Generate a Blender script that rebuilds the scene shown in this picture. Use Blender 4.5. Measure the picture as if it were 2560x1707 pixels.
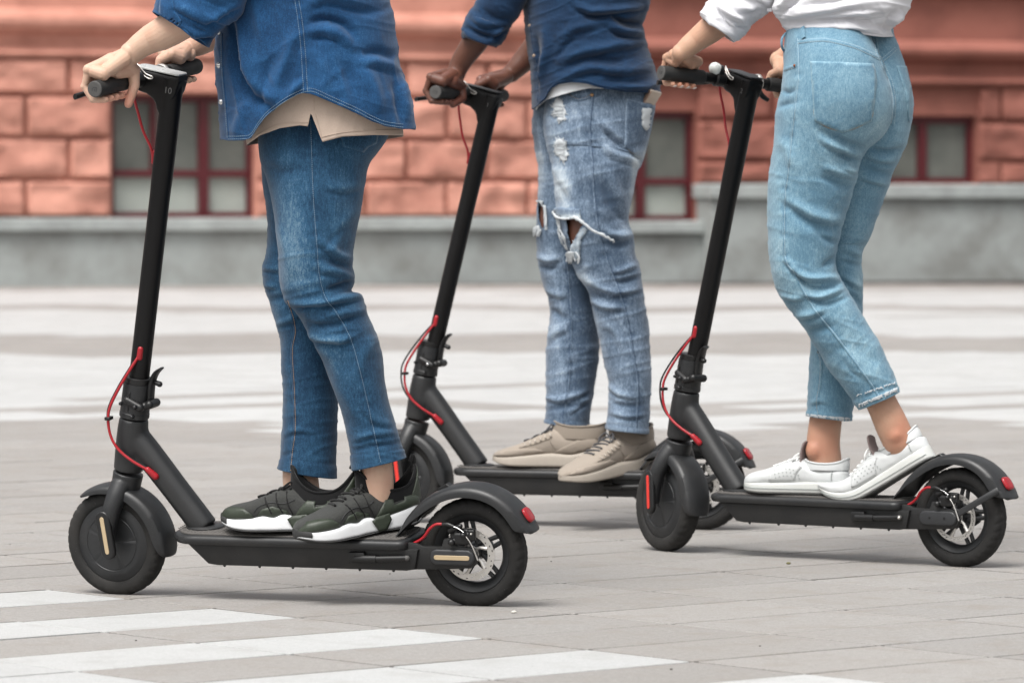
import bpy, bmesh, math, random
import numpy as np
from mathutils import Vector, Matrix
from mathutils.bvhtree import BVHTree
random.seed(7); np.random.seed(7)
for o in list(bpy.data.objects): bpy.data.objects.remove(o)
SC = bpy.context.scene
COL = SC.collection
# ------------------------------------------------------------------ camera
PW, PH = 2560, 1707              # photograph size, used only to turn pixels into directions
F = 11600.0; HC = 0.834; HOR = 500.0
TH = math.atan((PH/2-HOR)/F)
cd = bpy.data.cameras.new('camera'); cam = bpy.data.objects.new('camera', cd); COL.objects.link(cam)
cam.location = (0, 0, HC); cam.rotation_euler = (math.pi/2-TH, 0, 0)
cd.sensor_width = 36; cd.lens = 36*F/PW; cd.clip_start = 0.1; cd.clip_end = 2000
cd.dof.use_dof = True; cd.dof.focus_distance = 9.75; cd.dof.aperture_fstop = 7.5
SC.camera = cam
# ------------------------------------------------------------------ overcast daylight
w = bpy.data.worlds.new('World'); SC.world = w; w.use_nodes = True
nt = w.node_tree; nt.nodes.clear()
sky = nt.nodes.new('ShaderNodeTexSky'); sky.sky_type = 'NISHITA'; sky.sun_disc = False
SUN_EL, SUN_AZ = math.radians(60), math.radians(208)
sky.sun_elevation = SUN_EL; sky.sun_rotation = SUN_AZ; sky.dust_density = 6.0; sky.air_density = 1.4; sky.ozone_density = 1.0
hs = nt.nodes.new('ShaderNodeHueSaturation'); hs.inputs['Saturation'].default_value = 0.14
bg = nt.nodes.new('ShaderNodeBackground'); bg.inputs['Strength'].default_value = 0.100
wo = nt.nodes.new('ShaderNodeOutputWorld')
nt.links.new(sky.outputs[0], hs.inputs['Color']); nt.links.new(hs.outputs[0], bg.inputs['Color']); nt.links.new(bg.outputs[0], wo.inputs['Surface'])
sl = bpy.data.lights.new('sun', 'SUN'); sl.energy = 1.5; sl.angle = math.radians(30); sl.color = (1, .97, .93)
so = bpy.data.objects.new('sun', sl); COL.objects.link(so)
sd = Vector((math.sin(SUN_AZ)*math.cos(SUN_EL), math.cos(SUN_AZ)*math.cos(SUN_EL), math.sin(SUN_EL)))
so.rotation_euler = sd.to_track_quat('Z', 'Y').to_euler()
so.location = (0, 0, 30)
SC.view_settings.view_transform = 'Standard'; SC.view_settings.look = 'None'; SC.view_settings.gamma = 1
SC.view_settings.use_curve_mapping = False
SC.view_settings.exposure = 0.98
SC.render.engine = 'CYCLES'

# ------------------------------------------------------------------ pixel helpers
FW = np.array([0, math.cos(TH), -math.sin(TH)]); UPV = np.array([0, math.sin(TH), math.cos(TH)])
CP = np.array([0, 0, HC])
def ray(px, py): return FW + (px-PW/2)/F*np.array([1., 0, 0]) + (PH/2-py)/F*UPV
def at(px, py, Y):
    r = ray(px, py); return CP + r*(Y/r[1])
def gnd(px, py, z=0.):
    r = ray(px, py); return CP + r*((z-HC)/r[2])
def proj(P):
    d = np.asarray(P, float)-CP; z = d@FW
    return np.stack([PW/2+F*d[..., 0]/z, PH/2-F*(d@UPV)/z], -1)

# ------------------------------------------------------------------ maths helpers
def hash3(i, seed):
    n = (i[..., 0]*374761393 + i[..., 1]*668265263 + i[..., 2]*2147483647 + seed*1274126177).astype(np.int64)
    n = (n ^ (n >> 13))*1274126177 & 0xffffffff
    n = (n ^ (n >> 16)) & 0xffffffff
    return (n % 100003)/50001.5-1
def vnoise(P, seed=0):
    P = np.asarray(P, float); i = np.floor(P).astype(np.int64); f = P-i; f = f*f*(3-2*f); r = 0
    for dx in (0, 1):
        for dy in (0, 1):
            for dz in (0, 1):
                wgt = (f[..., 0] if dx else 1-f[..., 0])*(f[..., 1] if dy else 1-f[..., 1])*(f[..., 2] if dz else 1-f[..., 2])
                r = r+wgt*hash3(i+np.array([dx, dy, dz]), seed)
    return r
def crom(pts, n):
    """smooth (centripetal-ish cubic) resampling of rows of numbers, n samples evenly in index space"""
    P = np.asarray(pts, float); m = len(P)
    if m == 1: return np.repeat(P, n, 0)
    t = np.linspace(0, m-1, n); i = np.clip(np.floor(t).astype(int), 0, m-2); u = (t-i)[:, None]
    p1 = P[i]; p2 = P[i+1]; p0 = P[np.maximum(i-1, 0)]; p3 = P[np.minimum(i+2, m-1)]
    m1 = (p2-p0)/2; m2 = (p3-p1)/2
    return (2*u**3-3*u**2+1)*p1+(u**3-2*u**2+u)*m1+(-2*u**3+3*u**2)*p2+(u**3-u**2)*m2
def cromlen(pts, n):
    P = np.asarray(pts, float); Q = crom(P, max(200, n*4)); d = np.r_[0, np.cumsum(np.linalg.norm(np.diff(Q, axis=0), axis=1))]
    s = np.linspace(0, d[-1], n); return np.stack([np.interp(s, d, Q[:, k]) for k in range(Q.shape[1])], 1)

# ------------------------------------------------------------------ mesh helpers: a mesh is (verts, faces)
class MB:
    def __init__(self): self.v = []; self.f = []; self.n = 0; self.m = []
    def add(self, v, f, mi=0):
        v = np.asarray(v, float).reshape(-1, 3)
        self.v.append(v); self.f += [tuple(int(a)+self.n for a in q) for q in f]; self.m += [mi]*len(f); self.n += len(v); return self
    def mesh(self, name):
        me = bpy.data.meshes.new(name)
        V = np.concatenate(self.v) if self.v else np.zeros((0, 3))
        me.from_pydata(V.tolist(), [], self.f); 
        if any(self.m): me.polygons.foreach_set('material_index', self.m)
        return me
    def build(self, name, mat, parent=None, smooth=35, tf=None, recalc=True):
        if tf is not None: self.v = [tf(v) for v in self.v]
        me = self.mesh(name); return finish(me, name, mat, parent, smooth, recalc)
def finish(me, name, mat, parent=None, smooth=35, recalc=True):
    if recalc:
        bm = bmesh.new(); bm.from_mesh(me); bmesh.ops.recalc_face_normals(bm, faces=bm.faces); bm.to_mesh(me); bm.free()
    me.update()
    if smooth:
        me.polygons.foreach_set('use_smooth', [True]*len(me.polygons))
        if smooth < 180: me.set_sharp_from_angle(angle=math.radians(smooth))
    for m in (mat if isinstance(mat, (list, tuple)) else [mat]): me.materials.append(m)
    o = bpy.data.objects.new(name, me); COL.objects.link(o)
    if parent is not None: o.parent = parent
    return o
def empty(name, label, cat, loc=(0, 0, 0), group=None):
    o = bpy.data.objects.new(name, None); COL.objects.link(o); o.location = loc; o['label'] = label; o['category'] = cat
    o.empty_display_size = .1
    if group: o['group'] = group
    return o
def grid_faces(nr, nc, closed=True):
    f = []; e = nc if closed else nc-1
    for i in range(nr-1):
        for j in range(e):
            k = (j+1) % nc; f.append((i*nc+j, i*nc+k, (i+1)*nc+k, (i+1)*nc+j))
    return f
def loft(rings, caps=True, closed=True):
    R = np.asarray(rings, float); nr, nc = R.shape[:2]; v = R.reshape(-1, 3); f = grid_faces(nr, nc, closed)
    if caps and closed:
        v = np.vstack([v, R[0].mean(0), R[-1].mean(0)]); a, b = nr*nc, nr*nc+1
        f += [(a, (j+1) % nc, j) for j in range(nc)]+[(b, (nr-1)*nc+j, (nr-1)*nc+(j+1) % nc) for j in range(nc)]
    return v, f
def frames(P):
    P = np.asarray(P, float); T = np.gradient(P, axis=0); T /= np.linalg.norm(T, axis=1)[:, None]+1e-12
    a = np.array([0, 0, 1.]) if abs(T[0, 2]) < .9 else np.array([1., 0, 0])
    N = [np.cross(T[0], a)]; N[0] /= np.linalg.norm(N[0])
    for i in range(1, len(P)):
        n = N[-1]-T[i]*(N[-1]@T[i]); N.append(n/(np.linalg.norm(n)+1e-12))
    N = np.array(N); return T, N, np.cross(T, N)
def tube(P, r, n=12, caps=True, smooth=None):
    P = np.asarray(P, float)
    r = np.asarray(r, float) if np.ndim(r) else np.full(len(P), float(r))
    if smooth:
        Q = cromlen(np.c_[P, r], smooth); P, r = Q[:, :3], Q[:, 3]
    T, N, B = frames(P); th = np.arange(n)*2*math.pi/n
    R = P[:, None]+r[:, None, None]*(np.cos(th)[None, :, None]*N[:, None]+np.sin(th)[None, :, None]*B[:, None])
    return loft(R, caps)
def capsule(a, b, ra, rb, n=16, k=5):
    a = np.asarray(a, float); b = np.asarray(b, float); d = b-a; L = np.linalg.norm(d)
    t = d/L if L > 1e-9 else np.array([0, 0, 1.])
    P = []; R = []
    for i in range(k+1):
        q = math.pi/2*(1-i/k); P.append(a-t*ra*math.sin(q)); R.append(ra*math.cos(q)+1e-5)
    for i in range(k+1):
        q = math.pi/2*(i/k); P.append(b+t*rb*math.sin(q)); R.append(rb*math.cos(q)+1e-5)
    P = np.array(P); x = np.cross(t, [0, 0, 1.] if abs(t[2]) < .9 else [1., 0, 0]); x /= np.linalg.norm(x); y = np.cross(t, x)
    th = np.arange(n)*2*math.pi/n
    rg = P[:, None]+np.array(R)[:, None, None]*(np.cos(th)[None, :, None]*x+np.sin(th)[None, :, None]*y)
    return loft(rg, True)
def ellipsoid(c, ax, n=20, m=12):
    """ax: 3 row vectors (half axes)"""
    c = np.asarray(c, float); ax = np.asarray(ax, float); rg = []
    for i in range(m+1):
        q = math.pi*i/m; s = max(math.sin(q), 1e-4); th = np.arange(n)*2*math.pi/n
        rg.append(c+math.cos(q)*ax[2]+s*(np.cos(th)[:, None]*ax[0]+np.sin(th)[:, None]*ax[1]))
    return loft(np.array(rg), True)
def box(x0, x1, y0, y1, z0, z1):
    v = [(x, y, z) for x in (x0, x1) for y in (y0, y1) for z in (z0, z1)]
    return v, [(0, 1, 3, 2), (4, 6, 7, 5), (0, 4, 5, 1), (2, 3, 7, 6), (0, 2, 6, 4), (1, 5, 7, 3)]
def bevbox(x0, x1, y0, y1, z0, z1, b=.003, seg=2):
    bm = bmesh.new(); v, f = box(x0, x1, y0, y1, z0, z1); vs = [bm.verts.new(p) for p in v]
    for q in f: bm.faces.new([vs[i] for i in q])
    bmesh.ops.recalc_face_normals(bm, faces=bm.faces)
    bmesh.ops.bevel(bm, geom=bm.edges[:], offset=b, segments=seg, profile=.5, affect='EDGES')
    bm.verts.index_update(); r = ([tuple(p.co) for p in bm.verts], [[p.index for p in q.verts] for q in bm.faces]); bm.free(); return r
def prism(poly, y0, y1, b=0., seg=2, axis='y'):
    """polygon in (x,z) extruded along y, bevelled"""
    bm = bmesh.new(); lo = [bm.verts.new((p[0], y0, p[1])) for p in poly]; hi = [bm.verts.new((p[0], y1, p[1])) for p in poly]; n = len(poly)
    c0 = bm.faces.new(lo); c1 = bm.faces.new(hi[::-1])
    for i in range(n): bm.faces.new([lo[i], hi[i], hi[(i+1) % n], lo[(i+1) % n]])
    bmesh.ops.recalc_face_normals(bm, faces=bm.faces)
    if b: bmesh.ops.bevel(bm, geom=list(c0.edges)+list(c1.edges), offset=b, segments=seg, profile=.5, affect='EDGES')
    bm.verts.index_update(); r = ([tuple(p.co) for p in bm.verts], [[p.index for p in q.verts] for q in bm.faces]); bm.free(); return r
def lathe(prof, n=64, axis='y', arc=None):
    """profile (r, h) spun round the y axis; closed loop over the profile unless it starts/ends at r=0"""
    pr = np.asarray(prof, float); th = np.arange(n)*2*math.pi/n
    R = np.stack([np.stack([pr[:, 0]*math.cos(t), pr[:, 1], pr[:, 0]*math.sin(t)], 1) for t in th])   # n x m
    m = len(pr); f = []
    for i in range(n):
        k = (i+1) % n
        for j in range(m-1): f.append((i*m+j, k*m+j, k*m+j+1, i*m+j+1))
    return R.reshape(-1, 3), f
def pill(cx, cz, lx, lz, n=10):
    """rounded-end slot outline in (x,z)"""
    r = min(lx, lz)/2; pts = []
    ax, az = max(lx/2-r, 0), max(lz/2-r, 0)
    for (sx, sz, a0) in ((1, 1, 0), (-1, 1, 90), (-1, -1, 180), (1, -1, 270)):
        for k in range(n//2+1):
            a = math.radians(a0+90*k/(n//2)); p = (cx+sx*ax+r*math.cos(a), cz+sz*az+r*math.sin(a))
            if not pts or math.dist(p, pts[-1]) > 1e-6: pts.append(p)
    if math.dist(pts[0], pts[-1]) < 1e-6: pts.pop()
    return pts
def remesh(mb, voxel, smooth_it=6, fac=.5):
    """union of overlapping solids into one continuous skin"""
    me = mb.mesh('tmp'); o = bpy.data.objects.new('tmp', me); COL.objects.link(o)
    m = o.modifiers.new('r', 'REMESH'); m.mode = 'VOXEL'; m.voxel_size = voxel; m.adaptivity = 0
    if smooth_it:
        s = o.modifiers.new('s', 'SMOOTH'); s.iterations = smooth_it; s.factor = fac
    dg = bpy.context.evaluated_depsgraph_get(); ev = o.evaluated_get(dg); r = bpy.data.meshes.new_from_object(ev)
    bpy.data.objects.remove(o); bpy.data.meshes.remove(me); return r
def mesh_np(me):
    v = np.empty(len(me.vertices)*3); me.vertices.foreach_get('co', v); return v.reshape(-1, 3)

# ------------------------------------------------------------------ material helpers
def lin(h):
    h = h.lstrip('#'); c = [int(h[i:i+2], 16)/255 for i in (0, 2, 4)]
    return tuple(((x+.055)/1.055)**2.4 if x > .04045 else x/12.92 for x in c)
class NT:
    def __init__(self, name):
        self.m = bpy.data.materials.new(name); self.m.use_nodes = True; self.t = self.m.node_tree
        self.b = self.t.nodes['Principled BSDF']
    def n(self, typ, **kw):
        nd = self.t.nodes.new(typ)
        for k, v in kw.items():
            if k in nd.inputs.keys() if hasattr(nd.inputs, 'keys') else False: nd.inputs[k].default_value = v
            else: setattr(nd, k, v)
        return nd
    def l(self, a, b): self.t.links.new(a, b)
    def coord(self, kind='Object', scale=(1, 1, 1)):
        tc = self.t.nodes.new('ShaderNodeTexCoord'); mp = self.t.nodes.new('ShaderNodeMapping'); mp.inputs['Scale'].default_value = scale
        self.l(tc.outputs[kind], mp.inputs[0]); return mp.outputs[0]
    def noise(self, vec, scale, detail=4, rough=.55):
        nd = self.t.nodes.new('ShaderNodeTexNoise'); nd.inputs['Scale'].default_value = scale; nd.inputs['Detail'].default_value = detail; nd.inputs['Roughness'].default_value = rough
        self.l(vec, nd.inputs['Vector']); return nd.outputs['Fac']
    def ramp(self, fac, stops):
        nd = self.t.nodes.new('ShaderNodeValToRGB'); cr = nd.color_ramp
        while len(cr.elements) < len(stops): cr.elements.new(.5)
        for e, (p, c) in zip(cr.elements, stops): e.position = p; e.color = (*c, 1) if len(c) == 3 else c
        self.l(fac, nd.inputs[0]); return nd.outputs[0]
    def mix(self, fac, a, b, mode='MIX'):
        nd = self.t.nodes.new('ShaderNodeMix'); nd.data_type = 'RGBA'; nd.blend_type = mode
        for s, v in ((nd.inputs[0], fac), (nd.inputs[6], a), (nd.inputs[7], b)):
            if hasattr(v, 'is_output'): self.l(v, s)
            elif isinstance(v, (tuple, list)): s.default_value = (*v, 1) if len(v) == 3 else v
            else: s.default_value = v
        return nd.outputs[2]
    def math(self, op, a, b=0.):
        nd = self.t.nodes.new('ShaderNodeMath'); nd.operation = op
        for s, v in ((nd.inputs[0], a), (nd.inputs[1], b)):
            if hasattr(v, 'is_output'): self.l(v, s)
            else: s.default_value = v
        return nd.outputs[0]
    def attr(self, name):
        nd = self.t.nodes.new('ShaderNodeAttribute'); nd.attribute_name = name; return nd
    def bump(self, h, strength=.3, dist=.002):
        nd = self.t.nodes.new('ShaderNodeBump'); nd.inputs['Strength'].default_value = strength; nd.inputs['Distance'].default_value = dist
        self.l(h, nd.inputs['Height']); self.l(nd.outputs[0], self.b.inputs['Normal']); return nd
    def set(self, color=None, rough=None, metal=None, spec=None):
        if color is not None:
            if hasattr(color, 'is_output'): self.l(color, self.b.inputs['Base Color'])
            else: self.b.inputs['Base Color'].default_value = (*color, 1)
        if rough is not None:
            if hasattr(rough, 'is_output'): self.l(rough, self.b.inputs['Roughness'])
            else: self.b.inputs['Roughness'].default_value = rough
        if metal is not None: self.b.inputs['Metallic'].default_value = metal
        if spec is not None: self.b.inputs['Specular IOR Level'].default_value = spec
        return self
def plain(name, c, rough=.5, metal=0., var=.12, scale=60, bump=.0, bscale=300, bd=.0005, spec=.5, dust=0.):
    """paint, plastic, rubber, metal with slight mottling, dust and roughness variation"""
    t = NT(name); v = t.coord(); n = t.noise(v, scale, 5)
    col = t.mix(n, tuple(x*(1-var) for x in c), tuple(min(1, x*(1+var)) for x in c)); r = t.math('MULTIPLY_ADD', t.noise(v, scale*.35, 3), .22)
    r.node.inputs[2].default_value = rough-.11
    if dust:       # road dust and small chips
        col = t.mix(t.math('MULTIPLY', t.ramp(t.noise(v, 7, 6, .65), [(.42, (0, 0, 0)), (.78, (1, 1, 1))]), dust), col, (.16, .145, .13))
        col = t.mix(t.math('MULTIPLY', t.ramp(t.noise(v, 420, 2, .5), [(.70, (0, 0, 0)), (.76, (1, 1, 1))]), min(1, dust*2.2)), col, (.24, .23, .22))
    t.set(col, r, metal, spec)
    if bump: t.bump(t.noise(v, bscale, 2), bump, bd)
    return t.m
SC.cycles.use_denoising = True
# ================================================================== setting: pavement
def slab_mat(name, cols, attr, bumpd=.0012):
    t = NT(name); v = t.coord('Generated' if False else 'Object')
    geo = t.n('ShaderNodeNewGeometry')
    pos = geo.outputs['Position']
    fine = t.noise(pos, 210, 4, .8); mid = t.noise(pos, 70, 5, .7); big = t.noise(pos, 1.6, 4, .55); st = t.noise(pos, 9, 5, .6)
    if attr: rnd = t.attr('tone').outputs['Fac']
    else: rnd = t.n('ShaderNodeObjectInfo').outputs['Random']
    c = t.mix(rnd, cols[0], cols[1])
    c = t.mix(t.ramp(fine, [(.30, (0, 0, 0)), (.72, (1, 1, 1))]), t.mix(.75, c, cols[2]), c)
    c = t.mix(t.math('MULTIPLY', t.ramp(mid, [(.35, (0, 0, 0)), (.75, (1, 1, 1))]), .35), c, cols[3])
    c = t.mix(t.ramp(st, [(.50, (0, 0, 0)), (.72, (.55, .55, .55))]), c, cols[4]); c = t.mix(t.ramp(t.noise(pos, 34, 5, .7), [(.60, (0, 0, 0)), (.74, (.4, .4, .4))]), c, cols[2])
    c = t.mix(t.ramp(big, [(.35, (0, 0, 0)), (.65, (.22, .22, .22))]), c, cols[4])
    t.set(c, .78, 0, .35); t.bump(t.math('ADD', fine, mid), .5, bumpd); return t.m
GREY = [(.270, .262, .253), (.345, .335, .323), (.12, .112, .105), (.47, .452, .432), (.22, .195, .17)]
WHITE = [(.45, .455, .452), (.515, .52, .515), (.22, .225, .225), (.58, .58, .58), (.31, .305, .295)]
M_gs = slab_mat('grey_granite_slab', GREY, False); M_ws = slab_mat('white_granite_slab', WHITE, False)
M_gf = slab_mat('grey_granite_far', GREY, True); M_wf = slab_mat('white_granite_far', WHITE, True)
M_joint = plain('sandy_joint', (.03, .024, .020), .95, 0, .3, 30, .4, 200, .002)
mb = MB()
GX, GY0, GY1 = 420, -60, 900
xs = np.array([-GX, -60, -20, 0, 20, 60, GX]); ys = np.array([GY0, 0, 20, 45, 60, 200, GY1])
v = [(x, y, -.0032) for y in ys for x in xs]; mb.add(v, grid_faces(len(ys), len(xs), False))
pav = mb.build('pavement', M_joint, None, 0, recalc=False); pav['kind'] = 'structure'
AA = math.radians(40.5); ta = np.array([math.cos(AA), math.sin(AA)]); na = np.array([-math.sin(AA), math.cos(AA)])
RW, TL, S0, T0 = .2905, .475, 6.156, 5.69
GAP = .0115
def is_white(s, t, X, Y):
    r = int(math.floor((s-S0)/RW+1e-6))
    if s < 8.2:
        if t < 5.69 and r % 2 == 0: return True
        if t < 4.75 and r == 1: return True
        if t < 5.69-.475*4 and r % 4 == 1: return True
        return False
    if t < 5.2 and Y < 10: return False
    r2 = int(math.floor((s-S0)/RW)); q2 = int(math.floor(t/2.9+r2*.37))
    if Y > 16 and (r2*7919+q2*104729) % 23 == 0: return False
    zz = (abs(((X/2.3+.37*math.sin(X*.8)) % 1)-.5)-.25)*2.2
    zz2 = (abs(((X/3.1+.2) % 1)-.5)-.25)*1.7
    if 17.3+zz < Y < 25.2+zz2: return not (18.4+zz2 < Y < 18.9+zz2*1.2)
    if 28.8+zz < Y < 35.0+zz2: return True
    if 36.6+zz2 < Y < 43.0: return True
    return False
def slab_mesh(name, L, Wd, mat):
    v, f = bevbox(-L/2, L/2, -Wd/2, Wd/2, -.02, 0, .0012, 1)
    f = [q for q in f]
    me = MB().add(v, f).mesh(name); me.materials.append(mat); me.polygons.foreach_set('use_smooth', [False]*len(me.polygons)); return me
cand = []
for i in range(-90, 190):
    for j in range(-110, 150):
        s = S0+(i+.5)*RW; off = 0.0 if i % 7 not in (3, 5) else .21
        if s < 8.0: off = 0.
        t = T0+(j+.5)*TL+off
        p = ta*t+na*s; X, Y = p
        if Y < 5.5 or Y > 45.8 or abs(X) > .115*Y+8: continue
        Xw, Yw = X, Y
        wh = is_white(s, t, X, Y)
        px = proj((X, Y, 0)); inview = -80 < px[0] < PW+80 and -40 < px[1] < PH+60
        cand.append((0 if inview else 1, Y, X, wh))
cand.sort()
near = [c for c in cand if c[0] == 0][:300]; nearset = set((c[1], c[2]) for c in near)
msh = {(w_, k): slab_mesh('paving_slab', TL-GAP, RW-GAP, M_ws if w_ else M_gs) for w_ in (0, 1) for k in (0,)}
for (_, Y, X, wh) in near:
    o = bpy.data.objects.new('paving_slab', msh[(int(wh), 0)]); COL.objects.link(o); o.parent = pav
    o.location = (X, Y, random.uniform(-.0005, .0006)); o.rotation_euler = (random.gauss(0, .001), random.gauss(0, .001), AA+random.gauss(0, .0012))
far = MB(); tone = []
tp = slab_mesh('t', TL-GAP, RW-GAP, M_gs); tv = mesh_np(tp); tf = [tuple(p.vertices) for p in tp.polygons]; bpy.data.meshes.remove(tp)
ca, sa = math.cos(AA), math.sin(AA)
bv, bf = box(-(TL-GAP)/2, (TL-GAP)/2, -(RW-GAP)/2, (RW-GAP)/2, -.02, 0); bv = np.array(bv); bf = [bf[i] for i in (0, 1, 2, 3, 5)]
for (_, Y, X, wh) in cand:
    if (Y, X) in nearset: continue
    q = bv@np.array([[ca, sa, 0], [-sa, ca, 0], [0, 0, 1]])+np.array([X, Y, random.uniform(-.0006, .0006)])
    far.add(q, bf, int(wh)); tone += [random.random()]*8
me = far.mesh('far_paving'); at_ = me.attributes.new('tone', 'FLOAT', 'POINT'); at_.data.foreach_set('value', tone)
fo = finish(me, 'far_paving', [M_gf, M_wf], pav, 0, False); fo['kind'] = 'stuff'
# a few bits of grit and leaf scraps lying on the slabs
for (px, py, s, c) in [(975, 1437, .0028, 0), (1378, 1406, .0028, 0), (1971, 1411, .006, 1), (1285, 1533, .006, 2), (1900, 1618, .003, 0), (340, 1604, .003, 0), (1678, 1676, .0035, 0)]:
    p = gnd(px, py); mbx = MB(); v, f = ellipsoid((0, 0, .1*s), [(s, .2*s, 0), (-.15*s, .55*s, 0), (0, 0, .45*s)], 8, 5); v = np.array(v)*(1+.25*vnoise(np.array(v)*200, c)[:, None])
    mbx.add(v, f); o = mbx.build('leaf_scrap' if c == 1 else 'pebble', plain('grit%d' % c, [(.06, .05, .045), (.14, .13, .06), (.55, .53, .48)][c], .9), None, 60); o.location = (p[0], p[1], .003)
    o['label'] = {975: 'dark crumb of grit under the front part of the leftmost scooter deck', 1378: 'dark crumb of grit right of the leftmost scooter rear wheel', 1971: 'small olive scrap on a joint under the rightmost scooter', 1285: 'long pale chip in front of the leftmost scooter rear wheel', 1360: 'dark sliver just right of the pale chip by the rear wheel', 1900: 'dark grain on bare grey slabs at lower right', 340: 'dark grain on the grey row between white stripes at lower left', 2133: 'pale grain on grey slabs below the rightmost rear wheel', 1678: 'dark crumb by the white stripe at the bottom edge', 165: 'dark crumb left of the leftmost scooter front wheel'}[px]
    o['category'] = 'scrap' if c == 1 else 'pebble'; o['group'] = 'bits of grit on the slabs'

# ================================================================== building behind
PSI = math.radians(20); we = np.array([math.cos(PSI), math.sin(PSI), 0]); wn = np.array([math.sin(PSI), -math.cos(PSI), 0]); w0 = np.array([-4.38, 45.0, 0])
def wa(px, py):
    r = ray(px, py); t = ((w0-CP)@wn)/(r@wn); p = CP+r*t; return float((p-w0)@we), float(p[2])
def wloc(v): v = np.asarray(v, float); return w0+v[:, :1]*we+v[:, 1:2]*wn+v[:, 2:3]*np.array([0, 0, 1.])   # (along, out, up)
def stone_mat(name, c, c2, dark):
    t = NT(name); geo = t.n('ShaderNodeNewGeometry'); pos = geo.outputs['Position']
    rnd = t.n('ShaderNodeObjectInfo').outputs['Random']
    n1 = t.noise(pos, 2.2, 5, .6); n2 = t.noise(pos, 14, 4, .6); n3 = t.noise(pos, .5, 3)
    col = t.mix(n2, c, c2); col = t.mix(t.math('MULTIPLY', rnd, .25), col, tuple(x*.82 for x in c))
    col = t.mix(t.ramp(n1, [(.42, (0, 0, 0)), (.68, (.75, .75, .75))]), col, dark); col = t.mix(t.ramp(n3, [(.5, (0, 0, 0)), (.8, (.35, .35, .35))]), col, dark)
    t.set(col, .85, 0, .3); t.bump(n2, .4, .02); return t.m
M_sal = stone_mat('salmon_painted_stone', (.54, .252, .190), (.64, .325, .250), (.33, .14, .104))
M_sal2 = stone_mat('darker_red_stone', (.265, .098, .074), (.32, .128, .098), (.185, .070, .054))  # right wing stone, darker and redder than the left wing
M_plin = stone_mat('grey_render_plinth', (.30, .322, .314), (.38, .402, .394), (.19, .19, .178))
M_cap = stone_mat('pale_grey_plinth_cap', (.33, .355, .348), (.39, .415, .408), (.22, .23, .225))
M_frame = plain('maroon_window_paint', (.075, .006, .010), .4)
def glass(name, c, c2):
    t = NT(name); geo = t.n('ShaderNodeNewGeometry'); n = t.noise(geo.outputs['Position'], 3.2, 4, .6)
    t.set(t.mix(n, c, c2), .12, 0, .6); return t.m
M_pane_d = glass('dusty_dark_pane', (.07, .078, .072), (.20, .205, .185)); M_pane_l = glass('frosted_pale_pane', (.30, .33, .30), (.40, .43, .40))
bld = empty('stone_building', 'salmon rusticated stone building with maroon windows behind the riders', 'building', tuple(w0))
binv = Matrix.Translation(-Vector(w0))
def wbuild(mb, name, mat, parent=bld, smooth=0):
    v = lambda q: wloc(q)-w0
    return mb.build(name, mat, parent, smooth, tf=v)
xl = wa(-5000, 300)[0]; xm = wa(1545, 300)[0]; xr = wa(6000, 300)[0]
ZL = [wa(150, y)[1] for y in (545, 450, 345, 239, 145)]          # course lines of the left wing
zp = ZL[0]; wp = .0
win1 = (wa(278, 300)[0], wa(638, 300)[0], zp, wa(450, 236)[1])
win2 = (wa(1500, 300)[0], wa(1739, 300)[0], wa(1650, 552)[1], wa(1650, 278)[1])
win3 = (wa(2205, 300)[0], wa(2441, 300)[0], wa(2320, 458)[1], wa(2320, 290)[1])
ztop = 9.0
def wallpanel(a0, a1, z0, z1, holes, mat, name='wall', out=0., thick=.35):
    """solid wall made of butted boxes around window holes"""
    mb = MB(); hs_ = sorted(holes); cur = a0
    for (h0, h1, hz0, hz1) in hs_:
        if h0 > cur: mb.add(*box(cur, h0, out-thick, out, z0, z1))
        if hz0 > z0+.01: mb.add(*box(h0, h1, out-thick, out, z0, hz0))
        mb.add(*box(h0, h1, out-thick, out, hz1, z1)); cur = h1
    mb.add(*box(cur, a1, out-thick, out, z0, z1)); return wbuild(mb, name, mat)
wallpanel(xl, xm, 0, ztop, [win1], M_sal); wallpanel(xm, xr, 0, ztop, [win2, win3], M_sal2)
back = MB().add(*box(xl, xr, -.8, -.5, 0, ztop)); wbuild(back, 'rear_wall', M_plin)
# plinths
hz = [win1]
mb = MB().add(*box(xl, xm, .0, .16, 0, zp-.13)); wbuild(mb, 'plinth', M_plin)
mb = MB().add(*bevbox(xl, xm, -.05, .24, zp-.13, zp, .015, 1)); wbuild(mb, 'plinth_cap', M_cap)
zq = wa(2300, 461)[1]; xq = wa(1741, 500)[0]; zq0 = win2[2]
mb = MB().add(*box(xm, xq, .0, .16, 0, zq0-.13)); wbuild(mb, 'plinth', M_plin)
mb = MB().add(*bevbox(xm, xq, -.05, .24, zq0-.13, zq0, .015, 1)); wbuild(mb, 'plinth_cap', M_cap)
mb = MB().add(*box(xq, xr, .0, .40, 0, zq-.15)); wbuild(mb, 'plinth', M_plin)
mb = MB().add(*bevbox(xq-.03, xr, -.05, .48, zq-.15, zq, .015, 1)); wbuild(mb, 'plinth_cap', M_cap)
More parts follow.
